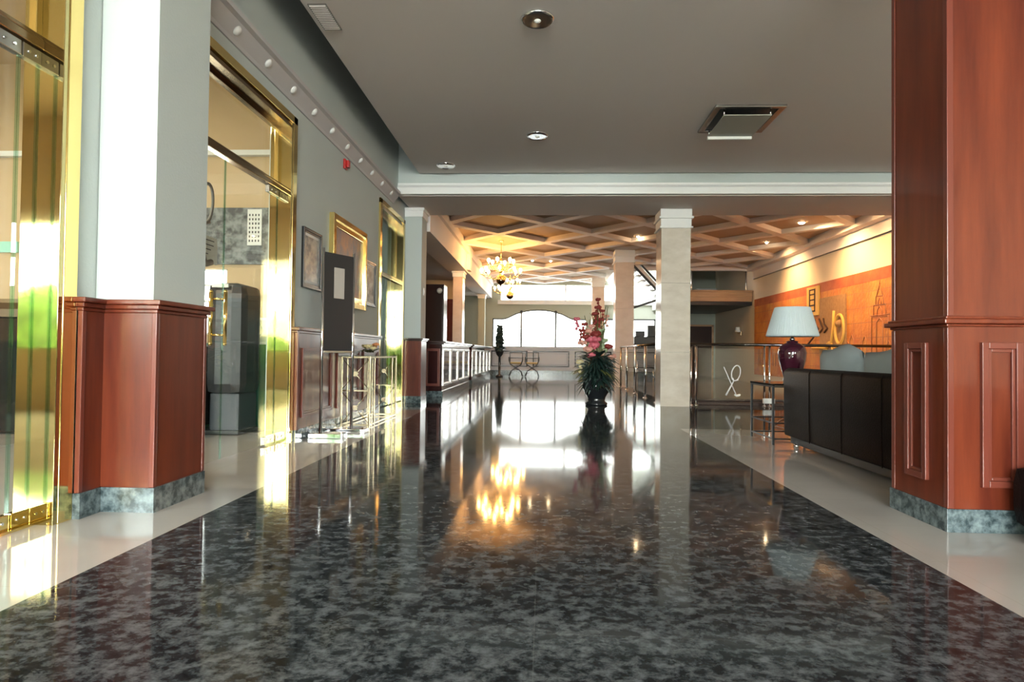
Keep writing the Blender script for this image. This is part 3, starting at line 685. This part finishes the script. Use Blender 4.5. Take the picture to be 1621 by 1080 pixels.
# ------------------------------------------------------------------ console table with crossed side frames
p = thing('console_table', 'glass-topped console of gilt metal frames with crossed struts', 'table', (-2.27, 8.2, 0))
X0c, X1c, Ya, Yb = -2.42, -2.08, 7.5, 8.85
f = MB()
for x in (X0c, X1c):
    for yy in (Ya, Yb): f.box(x-.011, x+.011, yy-.011, yy+.011, 0, .84, bev=.002)
    for yy in (Ya+.22, Yb-.22): f.box(x-.009, x+.009, yy-.009, yy+.009, .0, .84, bev=.002)
for z in (.02, .43, .83):
    for yy in (Ya, Yb): f.box(X0c, X1c, yy-.009, yy+.009, z-.009, z+.009)
    if z != .43:
        for x in (X0c, X1c): f.box(x-.009, x+.009, Ya, Yb, z-.009, z+.009)
f.build('frame', 'gilt' if 'gilt' in MT else 'steel', p)
mat('gilt', (.50, .42, .28), .22, metal=1); p.children[0].data.materials[0] = MT['gilt']
for yy in (Ya, Yb):
    for z0, z1 in ((.03, .42), (.44, .82)):
        f = MB(); f.tube([(X0c, yy, z0), (X1c, yy, z1)], .005, 6); f.tube([(X0c, yy, z1), (X1c, yy, z0)], .005, 6)
        f.build('cross_strut', 'gilt', p)
        MB().tube([((X0c+X1c)/2, yy-.012, (z0+z1)/2), ((X0c+X1c)/2, yy+.012, (z0+z1)/2)], .03, 16).build('rosette', 'gilt', p)
bx('table_top', 'glass_green', p, X0c-.01, X1c+.01, Ya-.01, Yb+.01, .842, .852)
bx('lower_shelf', 'glass_green', p, X0c, X1c, Ya, Yb, .425, .433)
def blossom(b, c, r, m=None, n=6):
    c = Vector(c)
    b.ball(c, r*.35, 6, m=m)
    for k in range(n):
        a = 2*PI*k/n + random.random(); t = random.uniform(.2, .9)
        d = Vector((math.cos(a)*math.cos(t), math.sin(a)*math.cos(t), math.sin(t)))
        b.ball(c + d*r*.55, r*.5, 6, m=m, sc=(1, 1, .75))
def leaf(b, base, tip, w_, m=None, droop=.15):
    base, tip = Vector(base), Vector(tip); d = tip-base; L = d.length; s = d.cross(Vector((0, 0, 1)))
    if s.length < 1e-3: s = Vector((1, 0, 0))
    s.normalize(); N = 5; prev = None
    up = s.cross(d).normalized()
    for k in range(N+1):
        u = k/N; c = base + d*u - Vector((0, 0, droop*L*u*u)); ww = w_*math.sin(PI*(.08+.9*u))
        row = [b.bm.verts.new(c - s*ww), b.bm.verts.new(c + up*ww*.3), b.bm.verts.new(c + s*ww), b.bm.verts.new(c - up*.004)]
        if prev:
            for q in range(4):
                fc = b.bm.faces.new((prev[q], prev[(q+1) % 4], row[(q+1) % 4], row[q])); fc.material_index = b.mi(m); fc.smooth = True
        prev = row
p = thing('flower_posy', 'small cream and orange flower posy lying on the console table', 'flowers', (-2.3, 8.2, .86))
f = MB(); 
for k in range(9):
    leaf(f, (-2.28, 8.25+random.uniform(-.15, .15), .89), (-2.28+random.uniform(-.1, .14), 8.25+random.uniform(-.35, .35), .93+random.uniform(0, .10)), .03)
f.build('leaves', 'leaf_olive', p)
for k in range(7):
    f = MB(); blossom(f, (-2.28+random.uniform(-.08, .08), 8.0+.08*k, .925+random.uniform(0, .07)), .05); f.build('blossom', 'flower_cream' if k < 4 else 'flower_orange', p)

# ------------------------------------------------------------------ side room contents
p = thing('kiosk_cabinet', 'tall dark rounded machine on a grey pedestal behind the second glass door', 'machine', (-3.4, 6.7, 0))
MB().box(-3.58, -3.17, 6.5, 7.0, .42, 1.62, bev=.12).build('body', 'dark_grey', p); MB().box(-3.54, -3.22, 6.56, 6.98, .02, .44, bev=.02).build('pedestal', 'grey_pedestal', p)
MB().box(-3.6, -3.21, 6.54, 7.0, 0, .05, bev=.01).build('foot', 'black', p); MB().box(-3.5, -3.32, 6.485, 6.51, 1.56, 1.60, bev=.004).build('label_strip', 'paper', p)
p = thing('armchair', 'low dark armchair left of the rounded machine', 'chair', (-4.1, 6.3, 0))
MB().box(-4.45, -3.68, 6.1, 6.8, .12, .48, bev=.05).build('seat', 'leather', p); MB().box(-4.45, -3.68, 6.65, 6.95, .3, .95, bev=.06).build('backrest', 'leather', p)
for x in (-4.5, -3.76): MB().box(x, x+.14, 6.05, 6.85, .08, .66, bev=.05).build('armrest', 'leather', p)
for x in (-4.44, -3.72):
    for yy in (6.12, 6.78): MB().tube([(x, yy, 0), (x, yy, .14)], .02, 8).build('leg', 'black', p)
p = thing('cabinet', 'glossy black cabinet with curved shiny top seen through the nearest glass door', 'cabinet', (-5.6, 6.5, 0))
MB().box(-6.7, -4.85, 6.3, 6.95, .02, 1.22, bev=.02).build('body', 'black_gloss', p)
MB().prism([(6.28, 1.22), (6.28, 1.30), (6.33, 1.37), (6.45, 1.42), (6.97, 1.42), (6.97, 1.22)], -6.72, -4.83, 'X').build('lid', 'steel', p)
p = thing('wall_poster', 'dark grey city photo poster on the beige wall behind the glass door', 'poster', (-3.6, 7.17, 1.83))
bx('sheet', 'art_city', p, -4.2, -3.17, 7.16, 7.198, 1.90, 2.56); bx('tower_print', 'paper', p, -3.45, -3.28, 7.152, 7.16, 2.12, 2.54)
f = MB()
for i in range(4):
    for j in range(7): f.box(-3.43+.036*i, -3.415+.036*i, 7.149, 7.152, 2.16+.05*j, 2.185+.05*j)
f.build('print_windows', 'dark_grey', p)
p = thing('notice_sheet', 'white printed notice with small text lines behind the second glass door', 'notice', (-2.66, 4.66, 1.6))
bx('sheet', 'paper', p, -2.632, -2.626, 4.55, 4.94, 1.58, 1.79)
f = MB()
for k, (a, c) in enumerate(((4.6, 4.89), (4.62, 4.88), (4.68, 4.84), (4.72, 4.80))): f.box(-2.626, -2.6245, a, c, 1.755-.036*k, 1.763-.036*k)
f.build('text_lines', 'ink', p)
p = MB().box(-6.48, -6.24, 7.16, 7.198, 2.03, 2.16, bev=.008).build('thermostat', 'mint_plastic'); tag(p, 'small mint green box on the beige wall beyond the nearest glass door', 'wall box')
p = MB().box(-5.7, -4.9, 4.0, 4.14, 4.22, 4.298, bev=.01).build('tube_lamp', 'tube_light'); tag(p, 'bright white ceiling lamp in the side room, at the upper left', 'ceiling light')
L = light('room_light', 'AREA', (-5.3, 3.2, 4.2), 60, (1, .84, .6), rot=(0, 0, 0), size=1.2, size_y=1.2)
L.parent = p; L.location = (0, 0, 0); L.data.size = .8; L.data.size_y = .14; L.location = (-5.3, 4.07, 4.215)

# ------------------------------------------------------------------ mural
mu = thing('wall_mural', 'long orange terracotta relief mural on the right wall', 'mural', (6.97, 16, .3))
mu_s = MB().box(6.95, 7.0, 10.5, 21.2, .3, 2.52).build('slab', 'mural', mu)
MB().box(6.945, 7.0, 10.5, 21.2, 2.52, 2.76).build('top_band', 'mural_band', mu)
q = MB().box(6.90, 6.95, 16.25, 16.95, 1.95, 2.70, bev=.01).build('yellow_plaque', 'mural_yellow', mu)
f = MB()
for z in (2.05, 2.2, 2.34, 2.48, 2.6): f.box(6.89, 6.90, 16.42, 16.78, z, z+.035)
f.box(6.89, 6.90, 16.42, 16.47, 2.05, 2.62); f.box(6.89, 6.90, 16.73, 16.78, 2.2, 2.6); f.build('plaque_marks', 'mural_ink', q)
q = MB().box(6.915, 6.95, 14.85, 16.2, .75, 2.36).build('rough_panel', 'mural_brown', mu)
f = MB()
f.tube([(6.90, 15.10+.22*math.cos(t), 1.55+.34*math.sin(t)) for t in [2*PI*k/24 for k in range(24)]], .035, 8, closed=True)
f.tube([(6.90, 15.38, 2.0), (6.90, 15.42, 1.6), (6.90, 15.52, 1.25), (6.90, 15.9, 1.05)], .035, 8)
f.tube([(6.90, 15.62+.17*math.cos(t), 1.05+.2*math.sin(t)) for t in [2*PI*k/20 for k in range(20)]], .03, 8, closed=True)
f.tube([(6.90, 14.87, 1.12), (6.90, 15.4, 1.12)], .03, 8); f.tube([(6.90, 15.75, 1.12), (6.90, 16.6, 1.12)], .03, 8)
f.build('ring_relief', 'mural_yellow', mu)
f = MB().ball((6.90, 15.12, 1.68), .09, 10); f.build('boss', 'mural_brown', mu)
f = MB()
for yy, a in ((16.45, .3), (16.2, -.4), (15.95, .5)): f.tube([(6.90, yy, 1.85), (6.90, yy-.1+a*.1, 1.7), (6.90, yy-.22, 1.6), (6.90, yy-.05, 1.5)], .022, 6)
f.tube([(6.90, 16.9, 1.2), (6.90, 16.5, 1.4)], .022, 6); f.build('dark_strokes', 'mural_ink', mu)
f = MB()   # tower and skyline drawn in relief
def ln(*pts): f.tube([(6.945, a, z) for a, z in pts], .010, 5)
for w_, z0, z1 in ((.32, .9, 1.75), (.24, 1.75, 2.0), (.15, 2.0, 2.18)):
    c = 13.42; ln((c-w_, z0), (c-w_, z1), (c+w_, z1), (c+w_, z0)); ln((c-w_*.4, z0), (c-w_*.4, z1-.12), (c, z1-.03), (c+w_*.4, z1-.12), (c+w_*.4, z0))
ln((13.3, 2.18), (13.42, 2.42), (13.54, 2.18)); ln((13.42, 2.42), (13.42, 2.5)); ln((13.05, 1.78), (13.8, 1.78))
f.build('tower_relief', 'mural_line', mu); f = MB()
for k in range(26):
    yy = 10.9 + .19*k; z = .95 + .35*random.random()
    if abs(yy-13.42) > .35: ln((yy, .7), (yy, z), (yy+.09, z+.12), (yy+.18, z), (yy+.18, .7))
for k in range(16):
    yy = 17.3 + .22*k; z = .9 + .3*random.random(); ln((yy, .6), (yy, z), (yy+.2, z), (yy+.2, .6))
f.build('city_relief', 'mural_line', mu)

# ------------------------------------------------------------------ glass railings
def railing(lab, pts, posts, axis):
    p = thing('glass_railing', lab, 'railing', ((pts[0][0]+pts[1][0])/2, (pts[0][1]+pts[1][1])/2, 0))
    (xa, ya), (xb, yb) = pts
    MB().tube([(xa, ya, 1.10), (xb, yb, 1.10)], .026, 12).build('handrail', 'rail_dark', p)
    for t in posts:
        f = MB()
        for o in (-.045, .045):
            c = (xa+(xb-xa)*t+(o if axis == 'X' else 0), ya+(yb-ya)*t+(o if axis == 'Y' else 0))
            f.tube([(c[0], c[1], 0), (c[0], c[1], 1.08)], .019, 12)
            f.lathe([(.04, 0), (.04, .012), (.02, .02)], c[0], c[1], 0, 14)
        f.build('post', 'chrome', p)
    for t0, t1 in zip(posts[:-1], posts[1:]):
        if axis == 'X': bx('glass_panel', 'glass', p, xa+(xb-xa)*t0+.08, xa+(xb-xa)*t1-.08, ya-.006, ya+.006, .10, 1.03)
        else: bx('glass_panel', 'glass', p, xa-.006, xa+.006, ya+(yb-ya)*t0+.08, ya+(yb-ya)*t1-.08, .10, 1.03)
    return p
ra = railing('glass railing with chrome posts right of the large marble column', ((2.62, 11.5), (6.94, 11.5)), [.018, .318, .65, .985], 'X')
d = MB(); decal_mesh(d, lambda u, v: (3.33+u, 11.492, .17+v), 1.0); d.build('sports_decal', 'decal', ra)
railing('glass railing running along the hall between two marble columns', ((2.12, 11.85), (2.12, 17.5)), [.02, .25, .5, .76, .98], 'Y')
struct(MB().box(2.6, 6.98, 11.62, 11.74, 0, .06, bev=.006).box(2.6, 6.98, 11.9, 12.0, 0, .1, bev=.006).build('trim_6', 'dark_wood'), 'low brown kerb behind the glass railing', 'kerb')

# ------------------------------------------------------------------ mezzanine, stairs, back of the lounge
mz = thing('mezzanine', 'wooden-fronted mezzanine gallery over the back of the lounge', 'balcony', (5, 21.7, 2.7))
MB().box(4.6, 6.98, 21.6, 26.1, 2.60, 2.70).box(4.6, 6.98, 21.55, 21.65, 2.60, 2.72).build('deck', 'black', mz)
MB().box(4.6, 6.98, 21.52, 21.62, 2.72, 3.06, bev=.015).box(4.55, 6.99, 21.46, 21.66, 3.04, 3.10, bev=.015).box(4.6, 6.98, 21.49, 21.55, 2.86, 2.90, bev=.01).build('parapet', 'brown_wood', mz)
for x in (5.02, 6.85): MB().tube([(x, 21.75, 2.7), (x, 21.75, 3.8)], .03, 10).build('post', 'steel', mz)
struct(bx('wall_mezzanine', 'sage_wall', None, 2.6, 6.98, 25.9, 26.1, 2.7, 4.88), 'green-grey wall above the gallery', 'wall') if False else None
struct(bx('ceiling', 'ceiling_grey', None, 2.55, 7.2, 21.5, 26.4, 4.9, 5.0), 'high ceiling above the gallery', 'ceiling')
p = MB().box(5.3, 6.0, 22.2, 22.6, 2.705, 3.22, bev=.02).build('white_planter', 'fabric_blue'); tag(p, 'white box planter standing behind the gallery parapet', 'planter')
struct(MB().box(4.6, 4.75, 21.66, 26.1, 0, 2.59).box(4.42, 4.55, 21.9, 26.1, 2.7, 4.9).build('wall_light_block', 'sage_wall'), 'added partition blocking far window light from the gallery', 'wall')  # mostly hidden partition, added to keep far window light out of the gallery
w = sroot('door_4', 'dark double doorway at the back of the lounge under the gallery', 'door', (6.2, FY-.05, 0))
MB().box(5.55, 6.85, FY-.05, FY-.02, 0, 2.08).build('door_leaf', 'dark_wood', w)
MB().box(5.48, 5.55, FY-.07, FY-.01, 0, 2.15).box(6.85, 6.92, FY-.07, FY-.01, 0, 2.15).box(5.48, 6.92, FY-.07, FY-.01, 2.08, 2.15).build('door_frame', 'brown_wood', w)
MB().tube([(6.16, FY-.08, .95), (6.16, FY-.08, 1.2)], .012, 8).build('door_handle', 'chrome', w)
p = thing('wall_sconce', 'small wall sconce with cream shade beyond the mural', 'lamp', (6.93, 22.7, 1.7))
MB().box(6.96, 7.0, 22.65, 22.75, 1.62, 1.78, bev=.005).box(6.86, 6.98, 22.69, 22.71, 1.68, 1.70).build('bracket', 'dark_brass', p)
MB().lathe([(.10, 1.74), (.07, 1.92)], 6.86, 22.7, 0, 16).build('lamp_shade', 'opal', p)
# staircase
p = thing('staircase', 'black and white staircase rising beside the second marble column', 'stairs', (3.6, 20.6, 2))
s_ = MB()
def slope(a, b, t, y0_, y1_, m): s_.prism([(a[0], a[1]), (b[0], b[1]), (b[0], b[1]+t), (a[0], a[1]+t)], y0_, y1_, 'Y', m=m)
slope((3.95, 2.62), (2.62, 4.02), .10, 20.55, 20.62, None); s_.build('stringer', 'black', p)
s_ = MB(); slope((3.95, 2.90), (2.62, 4.30), .09, 20.55, 20.62, None); s_.build('handrail', 'black', p)
s_ = MB(); slope((3.93, 2.71), (2.64, 4.09), .17, 20.58, 20.60, None); s_.build('side_panel', 'white_plaster', p)
s_ = MB()
for k in range(9): x = 3.9-.15*k; s_.box(x-.16, x, 20.62, 21.4, 2.66+.158*k, 2.70+.158*k)
s_.build('treads', 'far_panel', p)
s_ = MB(); slope((2.62, 2.28), (4.0, 2.76), .07, 20.5, 20.6, None); s_.build('strut', 'black', p)
MB().box(3.93, 4.7, 20.55, 21.45, 2.60, 2.72, bev=.01).build('landing', 'black', p)
p = thing('stair_rail', 'black sloping stair rail behind the glass railing', 'railing', (3.2, 20.3, 0))
s_ = MB(); s_.tube([(2.5, 20.3, 1.0), (4.2, 20.3, .1)], .035, 8); s_.build('upper_rail', 'black', p)
s_ = MB(); s_.tube([(2.5, 20.3, .7), (3.9, 20.3, .0)], .025, 8); s_.build('lower_rail', 'black', p)
s_ = MB()
for x in (2.5, 3.0, 3.5): s_.tube([(x, 20.3, 0), (x, 20.3, 1.0-(x-2.5)*.53)], .018, 8)
s_.build('uprights', 'chrome', p)
p = thing('display_rack', 'dark stepped rack holding boxes below the staircase', 'rack', (3.3, 21.2, 0))
MB().box(2.75, 3.85, 21.0, 21.5, 0, 1.25, bev=.01).box(3.0, 3.85, 21.1, 21.5, 1.25, 1.5, bev=.01).build('body', 'black', p)
MB().box(3.05, 3.35, 21.05, 21.35, 1.505, 1.68, bev=.01).build('box', 'dark_grey', p); MB().box(3.45, 3.8, 21.1, 21.4, 1.505, 1.88, bev=.01).build('box', 'dark_grey', p)

# ------------------------------------------------------------------ sofa, lamp, side table
p = thing('sofa', 'long black leather sofa seen from behind, beside the right pillar', 'sofa', (2.8, 5.1, 0))
Ys, Ye = 3.98, 6.42
b = MB(); n = 4
prof = [(2.395, .12), (2.388, .45), (2.388, .74), (2.40, .768), (2.43, .785), (2.48, .788), (2.52, .765), (2.54, .70), (2.56, .45), (2.56, .12)]
b.prism(prof, Ys, Ye, 'Y')
o = b.build('backrest', 'leather', p); md = o.modifiers.new('bevel', 'BEVEL'); md.width = .02; md.segments = 3
for q_ in o.data.polygons: q_.use_smooth = True
for k in range(1, n):
    yy = Ys+(Ye-Ys)*k/n; MB().tube([(x-.001, yy, z) for x, z in prof[:4]], .003, 6).build('seam_piping', 'leather', p)
MB().box(2.57, 3.25, Ys+.1, Ye-.1, .12, .42, bev=.04).build('seat', 'leather', p)
for a, c in ((Ys-.06, Ys+.16), (Ye-.16, Ye+.04)): MB().box(2.44, 3.3, a, c, .10, .60, bev=.05).build('armrest', 'leather', p)
MB().box(2.45, 3.25, Ys+.03, Ye-.03, .05, .12).build('base_frame', 'black', p)
for yy in (Ys+.08, Ye-.10):
    for x in (2.48, 3.18): MB().lathe([(.022, 0), (.03, .05)], x, yy, 0, 10).build('foot', 'chrome', p)
def cushion(lab, x, y0, y1, z0, z1, tilt=0):
    b = MB(); nu, nv = 14, 9; g1 = {}; cy, cz = (y0+y1)/2, (z0+z1)/2; hy, hz = (y1-y0)/2, (z1-z0)/2
    for sd in (-1, 1):
        for i in range(nu+1):
            for j in range(nv+1):
                u, v = -1+2*i/nu, -1+2*j/nv
                if sd == 1 and (abs(u) == 1 or abs(v) == 1): g1[(sd, i, j)] = g1[(-1, i, j)]; continue
                th = .09*((1-u**4)*(1-v**4))**.5; pin = 1-.07*(abs(u*v))**.0*(1-abs(v))*.6
                yy = u*hy*(1-.05*(1-v*v)); zz = v*hz*(.84+.16*(1-u*u)**.8)
                g1[(sd, i, j)] = b.bm.verts.new((x+sd*th+.006*math.sin(9*u+3*v), cy+yy, cz+zz+.02*math.sin(4*u+x)))
        for i in range(nu):
            for j in range(nv):
                f_ = b.bm.faces.new((g1[(sd, i, j)], g1[(sd, i+1, j)], g1[(sd, i+1, j+1)], g1[(sd, i, j+1)])); f_.smooth = True
    o = b.build('cushion', 'fabric_blue'); return tag(o, lab, 'cushion', 'cushions on the sofa')
cushion('grey-blue cushion on the sofa, the one nearer the lamp', 2.70, 5.46, 6.25, .43, 1.0)
cushion('grey-blue cushion on the sofa, the one nearer the right pillar', 2.70, 4.45, 5.43, .43, .975)
p = thing('side_table', 'small black metal side table with glass top under the lamp', 'table', (2.62, 6.9, 0))
f = MB(); xa, xb, ya, yb = 2.34, 2.92, 6.56, 7.22
for x in (xa, xb):
    for yy in (ya, yb): MB().box(x-.011, x+.011, yy-.011, yy+.011, 0, .60, bev=.002).build('leg', 'black', p)
for z in (.06, .22, .59):
    f = MB()
    for x in (xa, xb): f.box(x-.007, x+.007, ya, yb, z-.007, z+.007)
    for yy in (ya, yb): f.box(xa, xb, yy-.007, yy+.007, z-.007, z+.007)
    f.build('rail', 'black', p)
MB().box(xa-.015, xb+.015, ya-.015, yb+.015, .60, .62, bev=.003).build('table_top', 'black_gloss', p)
p = thing('table_lamp', 'maroon ceramic vase lamp with a pleated grey-blue shade', 'lamp', (2.66, 6.9, .62))
LX, LY = 2.66, 6.9
MB().lathe([(.09, .621), (.095, .65), (.085, .67), (.11, .76), (.135, .86), (.145, .94), (.13, 1.0), (.085, 1.035), (.055, 1.045), (.06, 1.06), (.03, 1.07), (0, 1.07)], LX, LY, 0, 36).build('lamp_base', 'maroon_ceramic', p)
MB().lathe([(.02, 1.07), (.03, 1.085), (.014, 1.10), (.012, 1.20), (0, 1.2)], LX, LY, 0, 14).build('neck', 'steel', p)
MB().lathe([(.258, 1.115), (.262, 1.125), (.178, 1.42), (.172, 1.425), (.168, 1.42), (.250, 1.12), (.254, 1.112)], LX, LY, 0, 120, flute=.012, smooth=False).build('lamp_shade', 'shade_cloth', p)
p = MB().tube([(LX+.1, LY, .63), (LX+.27, LY+.02, .632), (LX+.31, LY+.03, .56), (LX+.36, LY, .35), (LX+.34, LY+.1, .16), (LX+.32, LY+.5, .02), (LX+.3, LY+1.4, .012), (LX+.9, LY+2.6, .012)], .005, 6).build('power_cord', 'black'); tag(p, 'thin black power cord trailing from the lamp to the floor', 'cord')
p = MB().box(3.55, 3.80, 10.0, 10.06, .40, .47, bev=.008).build('sp', 'opal') if False else None
p = thing('socket_box', 'small white double socket box fixed low on the railing post', 'socket', (4.0, 11.42, .1))
MB().box(3.9, 4.1, 11.40, 11.46, .06, .15, bev=.008).build('housing', 'opal', p); MB().box(3.93, 3.98, 11.385, 11.4, .08, .13, bev=.004).box(4.02, 4.07, 11.385, 11.4, .08, .13, bev=.004).build('outlet', 'white_plaster', p)
# black chair at the right edge
p = thing('armchair', 'black leather armchair corner with chrome foot in front of the right pillar', 'chair', (2.85, 2.95, 0))
MB().box(2.36, 2.58, 2.66, 3.36, .045, .38, bev=.11).build('armrest', 'leather', p); MB().box(3.16, 3.38, 2.66, 3.36, .045, .38, bev=.11).build('armrest', 'leather', p)
MB().box(2.56, 3.18, 2.70, 3.34, .06, .34, bev=.05).build('seat', 'leather', p); MB().box(2.42, 3.32, 2.52, 2.70, .06, .72, bev=.06).build('backrest', 'leather', p)
for x in (2.385, 3.35):
    for yy in (2.80, 3.17): MB().lathe([(.03, 0), (.036, .03), (.036, .09), (.02, .11)], x, yy, 0, 14).build('foot', 'chrome', p)

# ------------------------------------------------------------------ tall flower arrangement
random.seed(11)
fa = thing('flower_arrangement', 'tall arrangement of pink and dark red flowers in a black floor vase', 'flowers', (.95, 11.3, 0))
cx, cy = .95, 11.3
MB().lathe([(0, 0), (.19, 0), (.20, .03), (.15, .07), (.16, .14), (.22, .24), (.25, .34), (.23, .43), (.17, .49), (.15, .50), (.14, .47), (0, .46)], cx, cy, 0, 28).build('vase', 'pot_black', fa)
f = MB()
for k in range(300):
    a = random.uniform(0, 2*PI); el = random.uniform(-1.1, 1.1); L = random.uniform(.18, .36)
    d = Vector((math.cos(a)*math.cos(el), math.sin(a)*math.cos(el), math.sin(el)*.9))
    b0 = Vector((cx+.1*math.cos(a), cy+.1*math.sin(a), .42+.46*random.random())); leaf(f, b0, b0+d*L, random.uniform(.03, .06), droop=.3)
f.build('foliage', 'leaf', fa)
f = MB()
for k in range(26):
    a = random.choice([random.uniform(2.3, 4.0), random.uniform(0, 2*PI)]); el = random.uniform(-.2, 1.0); L = random.uniform(.3, .45)
    d = Vector((math.cos(a)*math.cos(el), math.sin(a)*math.cos(el), math.sin(el)))
    b0 = Vector((cx+.1*math.cos(a), cy, .62)); leaf(f, b0, b0+d*L, .04, droop=.5)
f.build('olive_leaves', 'leaf_olive', fa)
f = MB()
for k in range(7):
    b0 = Vector((cx-.12, cy-.1, .60)); a = PI-.5+.16*k; leaf(f, b0+Vector((0, 0, .05*k)), b0+Vector((-.34-.02*k, -.05, .18+.07*k)), .012, droop=.4)
f.build('palm_frond', 'frond_pale', fa)
stems = [(-.36, .0, 1.50, 'flower_pink', .055), (-.22, .0, 1.42, 'flower_red', .05), (-.14, .05, 1.28, 'flower_salmon', .08), (-.03, 0, 1.6, 'flower_red', .06), (.02, 0, 1.86, 'flower_red', .045), (.02, .05, 1.72, 'flower_red', .055),
         (.16, 0, 1.56, 'flower_salmon', .05), (-.1, -.05, 1.12, 'flower_pink', .10), (-.05, -.1, 1.02, 'flower_pink', .09), (-.16, -.1, .96, 'flower_salmon', .08), (-.1, -.12, .86, 'flower_pink', .07), (.26, -.05, .84, 'flower_salmon', .07),
         (-.02, 0, 1.22, 'flower_red', .09), (.0, 0, 1.45, 'flower_red', .06), (-.28, 0, 1.30, 'flower_red', .05), (.08, .04, 1.3, 'leaf_pale', .07), (.14, 0, 1.12, 'leaf_pale', .06), (.2, 0, 1.02, 'flower_red', .07), (-.26, -.05, 1.08, 'flower_salmon', .07), (-.02, -.1, 1.14, 'flower_pink', .08), (-.2, -.1, 1.18, 'flower_red', .07), (.06, 0, 1.5, 'flower_red', .05), (.1, 0, 1.66, 'flower_red', .04), (-.3, -.05, .74, 'flower_cream', .06), (-.1, 0, 1.38, 'flower_salmon', .05)]
st = MB()
for dx, dy, z, m_, r_ in stems: st.tube([(cx, cy, .48), (cx+dx*.45, cy+dy*.5, .48+(z-.48)*.55), (cx+dx, cy+dy, z)], .007, 5)
for k in range(14): dx = random.uniform(-.25, .25); st.tube([(cx, cy, .48), (cx+dx*.4, cy, 1.0), (cx+dx, cy+random.uniform(-.1, .1), random.uniform(1.2, 1.75))], .006, 5)
for k in range(40):
    z = random.uniform(.95, 1.65); dx = random.uniform(-.22, .24)*(1.9-z); leaf(st, (cx+dx, cy, z), (cx+dx+random.uniform(-.12, .12), cy+random.uniform(-.1, .1), z+random.uniform(.02, .14)), .018)
st.build('stems', 'leaf_olive', fa)
for dx, dy, z, m_, r_ in stems:
    f = MB(); blossom(f, (cx+dx, cy+dy, z), r_*1.35, n=8)
    if r_ < .062:
        for q in range(3): f.ball((cx+dx+random.uniform(-.03, .03), cy+dy, z-.05*(q+1)), r_*.6, 6)
    f.build('blossom', m_, fa)

# ------------------------------------------------------------------ far plant and X-chairs
random.seed(5)
p = thing('potted_plant', 'dark spiky plant on a tall pedestal in front of the far window', 'plant', (-1.66, 24.0, 0))
MB().lathe([(.14, 0), (.14, .05), (.05, .1), (.045, .75), (.12, .84), (.17, .98), (.18, 1.04), (.12, 1.04)], -1.66, 24, 0, 20).build('pedestal_pot', 'pot_black', p)
f = MB()
for k in range(260):
    z = random.uniform(1.0, 1.9); a = random.uniform(0, 2*PI); L = .30*(1-.5*(z-1.0)/.85)*random.uniform(.5, 1)
    leaf(f, (-1.66, 24, z), (-1.66+L*math.cos(a), 24+L*math.sin(a), z+random.uniform(-.05, .2)), .11, droop=.3)
f.tube([(-1.66, 24, 1.0), (-1.66, 24, 1.9)], .02, 6); f.build('foliage', 'leaf', p)
for k, (x, lab) in enumerate(((-1.06, 'left curved X-frame chair with yellowish seat by the far dado'), (-.43, 'right curved X-frame chair with yellowish seat by the far dado'))):
    p = thing('curule_chair', lab, 'chair', (x, 24.6, 0), 'chairs by the far dado')
    for yy in (24.35, 24.8):
        f = MB(); f.tube([(x+.26*s, yy, .0 if False else z) for s, z in ((-1.0, .02), (-.75, .20), (0, .34), (.75, .46), (1, .62), (1.02, .76))], .018, 8)
        f.tube([(x-.26*s, yy, z) for s, z in ((-1.0, .02), (-.75, .20), (0, .34), (.75, .46), (1, .62), (1.02, .76))], .018, 8); f.build('leg_frame', 'black', p)
    MB().box(x-.24, x+.24, 24.35, 24.8, .50, .56, bev=.02).build('seat', 'seat_yellow', p)
    f = MB(); f.tube([(x-.24, 24.82, .56), (x-.25, 24.84, .95)], .015, 8); f.tube([(x+.24, 24.82, .56), (x+.25, 24.84, .95)], .015, 8)
    for z in (.72, .94): f.tube([(x-.25, 24.83, z), (x+.25, 24.83, z)], .015, 8)
    f.build('backrest', 'black', p)
# hedge outside the entrance behind the viewer (seen mirrored in the brass)
random.seed(3)
b = MB()
for k in range(60): b.ball((-9+.32*k, -13+random.uniform(-.3, .3), .5+random.uniform(-.1, .35)), .65, 8, sc=(1, 1, 1.1))
for k in range(26): b.ball((-15+.42*k, -6.6+random.uniform(-.3, .3), 1.0+random.uniform(-.2, .35)), .85, 8, sc=(1, 1, 1.35))
for v in b.bm.verts: v.co.z = max(v.co.z, -.14)
tag(b.build('hedge', 'hedge'), 'clipped green hedge outside the entrance behind the viewer', 'hedge')
